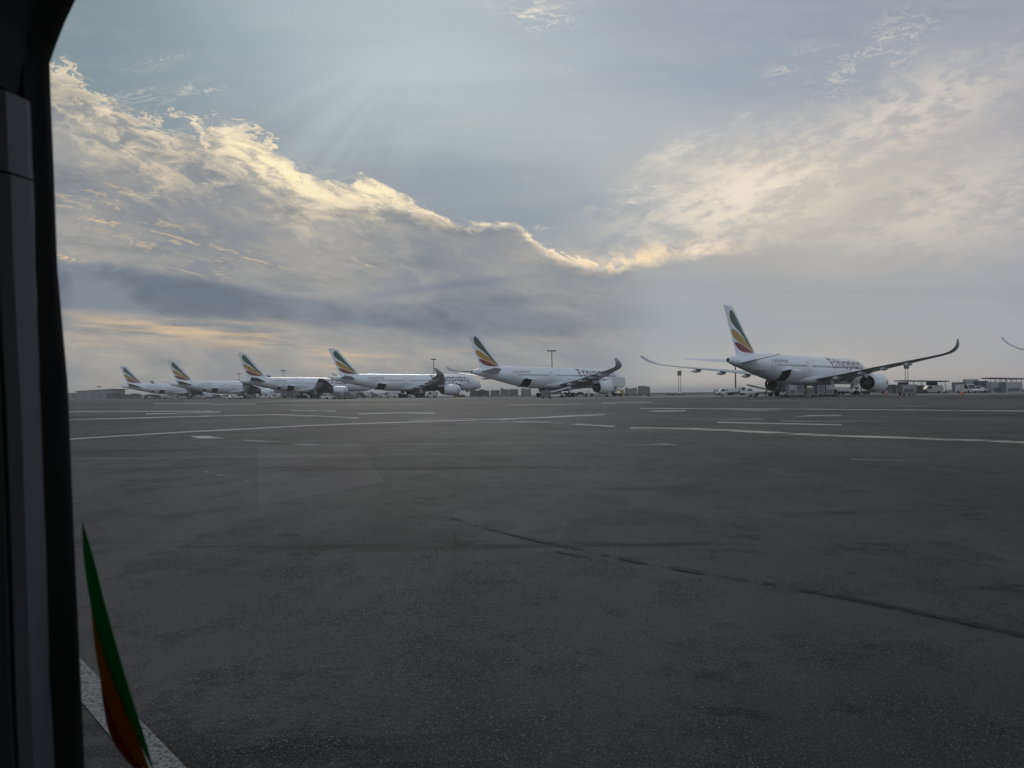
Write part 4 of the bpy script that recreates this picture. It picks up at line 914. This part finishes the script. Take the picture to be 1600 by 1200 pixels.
def person(label, loc, rz, pose='stand', vest=False, group='ground crew'):
    t = thing('person', label, 'person', loc, rz, group)
    if pose == 'walk': hipz, lf, rf, lk, rk, lh, rh = .92, (.38, .10, .07), (-.42, -.10, .10), (.22, .10, .52), (-.12, -.10, .50), (-.30, .26, .92), (.28, -.26, .95)
    elif pose == 'bend': hipz, lf, rf, lk, rk, lh, rh = .90, (0, .14, .07), (.05, -.14, .07), (.10, .13, .48), (.12, -.13, .48), (.55, .2, .80), (.58, -.2, .78)
    else: hipz, lf, rf, lk, rk, lh, rh = .95, (0, .12, .07), (.02, -.12, .07), (.03, .11, .5), (.03, -.11, .5), (.05, .28, .82), (.12, -.28, .84)
    lean = .35 if pose == 'bend' else (.05 if pose == 'walk' else 0)
    V = [(0, 0, hipz), (lean*.4, 0, hipz+.25), (lean*.9, 0, hipz+.50), (lean*1.1, 0, hipz+.60), (lean*1.2+.02, 0, hipz+.70), (lean*1.25+.02, 0, hipz+.80)]
    rad = [.15, .14, .16, .06, .10, .085]; E_ = [(i, i+1) for i in range(5)]
    def chain(par, pts, rs):
        k = par
        for p, r_ in zip(pts, rs): V.append(p); rad.append(r_); E_.append((k, len(V)-1)); k = len(V)-1
    chain(0, [(0, .10, hipz-.05), lk, lf, (lf[0]+.16, lf[1], .04)], [.10, .065, .05, .045])
    chain(0, [(0, -.10, hipz-.05), rk, rf, (rf[0]+.16, rf[1], .04)], [.10, .065, .05, .045])
    sz = hipz+.50; sx = lean*.9
    for sgn, hd in ((1, lh), (-1, rh)):
        chain(2, [(sx, sgn*.19, sz), ((sx+hd[0])/2-.04, sgn*.25, (sz+hd[2])/2+.02), hd, (hd[0]+.05, hd[1], hd[2]-.10)], [.065, .05, .038, .035])
    me = bpy.data.meshes.new('body'); me.from_pydata(V, E_, []); o = bpy.data.objects.new('body', me); COL.objects.link(o)
    sk = o.modifiers.new('s', 'SKIN'); sb = o.modifiers.new('u', 'SUBSURF'); sb.levels = 1
    for i, r_ in enumerate(rad): me.skin_vertices[0].data[i].radius = (r_, r_)
    me.skin_vertices[0].data[0].use_root = True
    dg = bpy.context.evaluated_depsgraph_get(); nm = bpy.data.meshes.new_from_object(o.evaluated_get(dg)); bpy.data.objects.remove(o)
    nm.materials.clear(); nm.materials.append(M['cloth']); nm.materials.append(M['skin'])
    for p in nm.polygons:
        p.use_smooth = True; c = p.center
        if c.z > hipz+.62 or (abs(c.y) > .2 and c.z < lh[2]-.03 and c.z > .6): p.material_index = 1
    b = bpy.data.objects.new('body', nm); COL.objects.link(b); b.parent = t
    hx, hz = V[5][0], V[5][2]
    MB().loft([[(hx-.02+r_*math.cos(a), r_*.85*math.sin(a), z) for a in (2*math.pi*i/12 for i in range(12))] for r_, z in ((.105, hz-.01), (.11, hz+.05), (.08, hz+.105), (.02, hz+.125))]).build('hair', M['dark'], t, smooth=True)
    if vest:
        MB().loft([[(lean*q+r_*1.0*math.cos(a), r_*1.25*math.sin(a), z) for a in (2*math.pi*i/14 for i in range(14))] for q, r_, z in ((.1, .165, hipz+.02), (.5, .16, hipz+.28), (.9, .175, hipz+.48), (1.0, .11, hipz+.57))]).build('vest', M['hiviz'], t, smooth=True)
    return t
def shelter(label, loc, rz, w, d, h, walls, group='open ground equipment shelters'):
    t = thing('equipment_shelter', label, 'shelter', loc, rz, group)
    MB().prism([(-w/2-.8, h-.02), (w/2+.8, h-.32), (w/2+.8, h-.02), (-w/2-.8, h+.28)], -d/2-.5, d/2+.5).build('roof', M['roof'], t)
    for x in [(-w/2+.1)+i*(w-.2)/5 for i in range(6)]:
        for y in (-d/2, d/2): MB().tube((x, y, 0), (x, y, h-.25), .08, seg=8).build('post', M['vgrey'], t)
    for x0, x1, z1 in walls: MB().box(((x0+x1)/2, d/2-.12, z1/2), (x1-x0, .1, z1)).build('wall', M['wall'], t)
    return t
def P3(px, D, z=0): x, y = place(px, D); return (x, y, z)

# dollies and containers beside the nearest aircraft
D0 = 138
row = [(1236, 'alu', 'bright bare metal container at the left end of the dolly train under the nearest airliner'), (1247.5, 'blue', 'blue grey container, second in the dolly train under the nearest airliner'), (1263.5, 'wrap', None), (1280, 'blue', 'blue grey container between wrapped freight and pale crate under nearest airliner'), (1293.5, 'alu', 'pale container at right end of the dolly train by the gear door')]
for i, (px, m, lb) in enumerate(row):
    x, y, z = P3(px, D0+i*.5)
    if i in (0, 2, 4): dolly('low grey dolly, %s of the train beneath the nearest airliner belly' % ['leftmost', '', 'middle one', '', 'rightmost'][i], (x+(.55 if i == 0 else 0), y, 0), R(2), 3.3 if i else 3.4)
    if m == 'wrap': pallet('wrapped freight hump between two blue grey containers under nearest airliner', (x, y, .57), R(2), (1.7, 1.5, 1.45), seed=4)
    else: uld(lb, (x, y, .57), R(3), (1.35, 1.5, 1.62), m, cut=False)
box_truck('dark service truck standing behind the pale container under the nearest airliner wing', P3(1325, 190), R(8), 1.0, Lg=7, name='flatbed_truck')
tractor('white tractor beside the left main gear of the nearest airliner', P3(1230, 150), R(20))
person('worker in yellow vest bending by the engine of the nearest airliner', P3(1196, 160), R(10), 'bend', True)
belt_loader('belt loader with raised thin belt left of the nearest airliner gear', P3(1192, 172), R(175))
t = thing('tow_bar', 'white tow bar on small wheels lying on the apron left of the gear', 'tow bar', P3(1176, 152), R(15), None)
MB().tube((-.9, 0, .35), (1.2, 0, .25), .09, seg=8).build('bar', M['vwhite'], t); MB().tube((-.5, 0, .4), (-.2, 0, .95), .06, seg=8).tube((.1, 0, .35), (.4, 0, .9), .06, seg=8).build('handle', M['vwhite'], t); wheels(t, (-.6, .6), (-.3, .3), .25, .12)
# vehicles beyond its left wing
pickup('white pickup left of the flat white loader beyond the left wing', P3(1131, 222), R(178))
t = box_truck('low white loader with a dark square window between two pickups', P3(1150, 214), R(3), 1.0, Lg=5.4, name='pallet_loader', cat='loader')
pickup('white pickup right of the flat white loader by the brown post', P3(1168, 222), R(2))
person('standing worker left of the white pickups, nearer to them', P3(1120.5, 224), R(90), 'stand'); person('standing worker left of the white pickups, farther left', P3(1117, 226), R(80), 'stand')
cone('small dark cone standing on the stand edge left of the nearest airliner', P3(1128, 168), .95, m='dark')
cone('orange cone near the nose of the nearest airliner below its engine', P3(1385.5, 170), 1.15); cone('orange cone in front of the white truck at far right', P3(1503.5, 147), 1.1)
cone('dark cone right of the netted pallets beyond the middle airliner', P3(1015, 200), .9, m='dark'); cone('small cone in front of the third airliner engine', P3(709, 225), .8, m='orange')
for i, (px, lb) in enumerate([(1047, 'empty flat dolly left of the slim floodlight mast'), (1056, 'empty flat dolly just left of the mast cabinet'), (1066, 'empty flat dolly right of the mast cabinet')]): dolly(lb, P3(px, 235+i), 0, 1.9)
mast('twin legged floodlight mast left of the nearest airliner', P3(1062, 280), 9.3, 'twin'); mast('twin legged floodlight mast seen under the nearest airliner right wing', P3(1417, 228), 9.6, 'twin')
mast('thick brown post behind the tail of the nearest airliner', P3(1149.5, 240), 9.5, 'plain')
mast('tall floodlight mast rising above the middle airliner', P3(863, 330), 20.5); mast('tall floodlight mast beside the curled wingtip of the third airliner', P3(678, 400), 20.5, rz=R(60))
mast('floodlight mast above the short blunt tailed airliner', P3(443, 555), 20.5); mast('floodlight mast left of the short airliner fin', P3(374, 620), 20.5, rz=R(20))
# right side
shelter('long dark open shelter right of the nearest airliner nose', P3(1440, 215), R(2), 12.0, 4, 3.55, [(-6.0, -2.8, 3.3), (-2.8, 2.6, 2.3), (2.6, 6.0, 3.3)])
shelter('small dark roofed shelter at the far right edge', P3(1568, 200), R(-2), 7.4, 4, 3.85, [(-3.6, 3.6, 1.0)])
uld('long pale container under the far right shelter, left one', P3(1556, 199), R(0), (3.6, 2.2, 2.9), 'alu', False); uld('long pale container under the far right shelter, right one', P3(1580, 197), R(1), (4.1, 2.2, 2.8), 'alu', False)
dolly('dolly carrying a bare metal container right of the nearest airliner engine', P3(1417, 150), R(1), 2.9); uld('bare metal container on a dolly in front of the long dark shelter', P3(1417, 150, .57), R(1), (2.5, 1.5, 1.6), 'alu', True)
uld('dark container left of the bare metal one by the orange cone', P3(1389, 186, .1), 0, (3.2, 1.5, 2.3), 'roof', False); uld('dark container behind the bare metal one near the nose', P3(1401, 188, .1), 0, (2.4, 1.5, 2.2), 'roof', False)
person('worker in white shirt in front of the dark containers', P3(1397, 180), R(-90), 'stand'); person('worker in yellow vest standing under the long dark shelter', P3(1442, 188), R(-60), 'stand', True)
car('dark low car between container and yellow vested worker', P3(1433, 195), R(175), 'roof')
van('pale roofed service van under the right end of the long shelter', P3(1455, 200), R(178), 5.2, 2.2, m='alu')
tractor('white tractor at the right end of the long shelter', P3(1471, 205), R(0))
van('white van facing the camera behind the orange cone', P3(1511, 196), R(-78), 5.4, 2.35, 2.3)
pickup('white pickup just right of the white van facing the camera', P3(1527, 200), R(178)); car('white saloon car left of the far right shelter', P3(1541, 202), R(2))
uld('large pale box behind the white van, left one', P3(1501, 236), 0, (4.2, 2.4, 3.2), 'vgrey', False); uld('large pale box behind the white van, taller middle one', P3(1517, 234), 0, (3.6, 2.4, 4.1), 'alu', False); uld('dark box behind the white pickup', P3(1533, 232), 0, (3.3, 2.4, 3.5), 'wall', False)
f = thing('railing', 'thin grey railing at the far right edge of the view', 'railing', P3(1612, 205)); 
for k in range(9): MB().tube((-3.4+k*.85, 0, 0), (-3.4+k*.85, 0, 1.5), .03, seg=6).build('post', M['vgrey'], f)
for z in (.8, 1.48): MB().tube((-3.4, 0, z), (3.4, 0, z), .025, seg=6).build('rail', M['vgrey'], f)
van('white van seen under the nearest airliner wing, left one', P3(1316, 250), R(0)); van('white van seen under the nearest airliner wing, right one', P3(1330, 248), R(180), 5.2, 2.3)
box_truck('white cargo truck directly under the nearest airliner right engine', P3(1345, 186), R(178), 1.0, Lg=4.8)
# middle aircraft
box_truck('catering truck with raised white box at the middle airliner nose', P3(960, 214), R(175), 2.6, 1.9, 6.0, 'catering truck', 'catering_truck')
t = thing('warning_board', 'yellow board on a stand in front of the middle airliner nose', 'sign board', P3(972, 175), R(5))
MB().tube((0, 0, 0), (0, 0, 1.3), .05, seg=8).box((0, 0, .04), (.6, .5, .08)).build('stand', M['vyel'], t); MB().prism([(-.45, 1.1), (.35, 1.0), (.5, 1.9), (.1, 1.75), (-.4, 2.05)], -.03, .03).build('board', M['vyel'], t)
for i, (px, s, m, hh) in enumerate([(986, 3, 'alu', 2.3), (1006, 5, 'wrap', 2.6)]):
    dolly('long dolly under netted freight right of the middle airliner nose, %s one' % ('left', 'right')[i], P3(px, 226), 0, 3.6, 2.4); pallet(('shorter', 'taller')[i]+' netted freight load right of the middle airliner nose', P3(px, 226, .57), 0, (3.4, 2.3, hh), m, s)
person('dark clothed person striding across the apron before the middle airliner', P3(876.5, 152), R(0), 'walk', True)
dolly('small dolly by the left main gear of the middle airliner', P3(854, 166), R(2), 2.5); pallet('square white wrapped load by the left main gear of the middle airliner', P3(853, 166, .57), R(2), (2.1, 1.5, 1.45), 'wrap', 9)
belt_loader('white belt loader rising between the gear legs of the middle airliner', P3(869, 186), R(5))
tractor('white tractor beneath the right wing of the middle airliner', P3(920, 232), R(0)); car('dark car seen under the middle airliner engine', P3(907, 260), R(0), 'roof')
for i, (px, w, m, h_, lb) in enumerate([(742, 3.2, 'vgrey', 2.1, 'dark freight stack at the left end of the long dolly train'), (757, 3.2, 'vgrey', 2.2, 'dark freight stack, second from left in the long dolly train'), (774, 3.2, 'wrap', 2.3, 'pale netted freight, third from left in the long dolly train'), (789, 3.1, 'alu', 2.4, 'pale netted freight, fourth from left in the long dolly train'), (803, 2.8, 'wrap', 2.2, 'pale netted freight under the middle airliner tail'), (822, 3.4, 'alu', 2.5, 'pale netted freight just left of the middle airliner gear')]):
    dolly(lb.replace('dark freight stack', 'dolly with dark freight').replace('pale netted freight', 'dolly with pale freight'), P3(px, 243+i), 0, w, 2.2); pallet(lb, P3(px, 243+i, .57), 0, (w, 2.1, h_), m, 20+i)
pallet('brown carton stack left of the dark freight train, taller', P3(713, 260), 0, (2.0, 1.8, 1.7), 'brown', 31); pallet('brown carton stack left of the dark freight train, flatter', P3(722, 262), 0, (2.2, 1.6, 1.0), 'brown', 32)
van('rounded white van behind the third airliner gear', P3(674, 262), R(165), 4.2, 2.0)
# third and fourth aircraft
tractor('white baggage tractor pulling dark and pale containers before the third airliner tail', P3(516, 232), R(185))
for i, (px, m, lb) in enumerate([(526, 'blue', 'dark container directly behind the white tractor'), (534.5, 'alu', 'pale container second behind the white tractor'), (543, 'blue', 'dark container third behind the white tractor'), (552.5, 'alu', 'pale container last in the train behind the white tractor')]):
    dolly(lb.replace('container', 'container dolly'), P3(px, 233+i*.4), 0, 1.7); uld(lb, P3(px, 233+i*.4, .57), 0, (1.45, 1.5, 1.6), m, False)
rn = random.Random(11)
names_ = ['under the third airliner tail', 'beneath the third airliner belly', 'left of the third airliner gear', 'under the short airliner belly', 'by the short airliner gear', 'beneath the second airliner wing', 'under the farthest left airliner']
sp = [(563, 300, 'van', 0), (575, 310, 'truck', 0), (588, 305, 'car', 0), (601, 300, 'van', 1), (612, 312, 'truck', 1), (622, 300, 'van', 2), (646, 305, 'car', 2), (427, 345, 'van', 3), (437, 350, 'truck', 3), (450, 344, 'truck', 3), (463, 352, 'truck', 3), (475, 340, 'van', 3), (493, 330, 'car', 4), (409, 350, 'car', 5), (395, 352, 'van', 5), (372, 348, 'van', 5), (355, 352, 'car', 5), (340, 400, 'van', 5), (325, 402, 'truck', 5), (308, 405, 'van', 6), (286, 420, 'car', 6), (262, 425, 'truck', 6), (246, 430, 'van', 6), (231, 440, 'car', 6)]
seen = {}
for px, D, k, g in sp:
    key = (k, g); seen[key] = seen.get(key, 0)+1; w_ = {'van': 'pale van', 'car': 'small white car', 'truck': 'box truck'}[k]
    m = rn.choice(['vwhite', 'vwhite', 'alu', 'vgrey']); w_ = w_.replace('pale', {'vwhite': 'white', 'alu': 'silver', 'vgrey': 'dark grey'}[m])
    lb = w_+' standing '+names_[g]+('' if seen[key] == 1 else (', next to the right' if seen[key] == 2 else ', farther along'))
    if k == 'van': van(lb, P3(px, D), R(rn.choice([0, 180, 170, 12])), rn.uniform(4.4, 5.4), rn.uniform(1.9, 2.3), m=m)
    elif k == 'car': car(w_.replace('small white car', 'small car')+' parked '+names_[g]+('' if seen[key] == 1 else ', farther along'), P3(px, D), R(rn.choice([0, 180])), m)
    else: box_truck(lb, P3(px, D), R(rn.choice([0, 180])), rn.uniform(1.2, 1.7), Lg=5.6, m=m)
# far left
t = thing('hangar', 'pale hangar with sloping roof at the left beside the window post', 'hangar', P3(158, 700), R(4))
MB().prism([(-15.5, 0), (16, 0), (16, 8.4), (-15.5, 7.0)], -14, 14).build('wall', M['hangar'], t); MB().prism([(-16.6, 7.0), (18.5, 8.7), (18.5, 9.2), (-16.6, 7.4)], -15, 15).build('roof', M['roof'], t)
for x in (-9, -1, 7): MB().box((x, -14.06, 2.6), (5.5, .1, 5.2)).build('door', M['vgrey'], t)
t = thing('low_building', 'low dark annex at the right end of the pale hangar', 'building', P3(178, 640), R(3)); MB().box((0, 0, 2.3), (9, 8, 4.6)).build('wall', M['wall'], t); MB().box((0, 0, 4.7), (9.8, 8.8, .25)).build('roof', M['roof'], t)
for x in (-3, 0, 3): MB().box((x, -4.03, 2.6), (1.6, .06, 1.3)).build('window', M['glass'], t)
t = thing('low_building', 'low pale building at the foot of the window post', 'building', P3(104, 760), R(0)); MB().box((0, 0, 3.0), (16, 10, 6)).build('wall', M['hangar'], t); MB().box((0, 0, 6.1), (17, 11, .3)).build('roof', M['roof'], t)
for x in (-4.5, 0, 4.5): MB().box((x, -5.03, 3.2), (2, .06, 1.6)).build('window', M['glass'], t)
mast('slim mast in front of the pale hangar', P3(155, 600), 10.5)
person('small dark figure standing alone on the apron at far left', P3(188.5, 390), R(-90), 'stand')
for i, (px, w, h_) in enumerate([(197, 9, 3.2), (212, 7, 3.8), (238, 12, 3.0)]):
    t = thing('low_building', ['low dark shed right of the hangar annex', 'squat shed behind the farthest left airliner', 'long low shed below the farthest left airliner belly'][i], 'building', P3(px, 690), 0); MB().box((0, 0, h_/2), (w, 7, h_)).build('wall', M['wall'], t); MB().prism([(-w/2-.4, h_), (w/2+.4, h_), (0, h_+.9)], -3.9, 3.9).build('roof', M['roof'], t)
# far hedge line beyond the apron at left, too far to count
bm = bmesh.new(); rn = random.Random(3)
for i in range(5200):
    px = rn.uniform(-60, 620); D = rn.uniform(780, 900); x, y = place(px, D); k = (math.sin(px*.09)+math.sin(px*.23+1)+2)/4
    z = rn.uniform(0, 1.2+2.6*k); s_ = rn.uniform(.5, 1.3); a = rn.uniform(0, 6.3)
    vs = [bm.verts.new((x+s_*math.cos(a+q)*1.2, y+s_*math.sin(a+q), z+s_*.7*math.sin(q*1.3))) for q in (0, 2.1, 4.2)]; bm.faces.new(vs)
me = bpy.data.meshes.new('hedge'); bm.to_mesh(me); bm.free(); me.materials.append(M['tree']); o = bpy.data.objects.new('hedge', me); COL.objects.link(o); tag(o, 'dark line of distant bushes beyond the apron at left', 'bushes', kind='stuff')
# low kerb wall closing the apron at right
t = thing('perimeter_wall', 'low grey perimeter wall beyond the apron between the aircraft', 'wall', (0, 0, 0)); x0, y0 = place(840, 430); x1, y1 = place(1640, 400)
MB().box(((x0+x1)/2, (y0+y1)/2, .25), (math.hypot(x1-x0, y1-y0), .5, .5), rz=math.atan2(y1-y0, x1-x0)).build('wall', M['conc'], t)

# ------------------------------------------------------------------ haze
m = bpy.data.materials.new('haze'); m.use_nodes = True; nt = m.node_tree; nt.nodes.clear()
pv = nt.nodes.new('ShaderNodeVolumePrincipled'); pv.inputs['Color'].default_value = (.96, .96, .97, 1); pv.inputs['Density'].default_value = .00028; pv.inputs['Anisotropy'].default_value = .1
om = nt.nodes.new('ShaderNodeOutputMaterial'); nt.links.new(pv.outputs[0], om.inputs['Volume'])
hz = MB().box((0, 0, -8.5), (24600, 24600, 69)).build('haze', m); tag(hz, 'pale even haze over the apron', 'haze', kind='stuff')
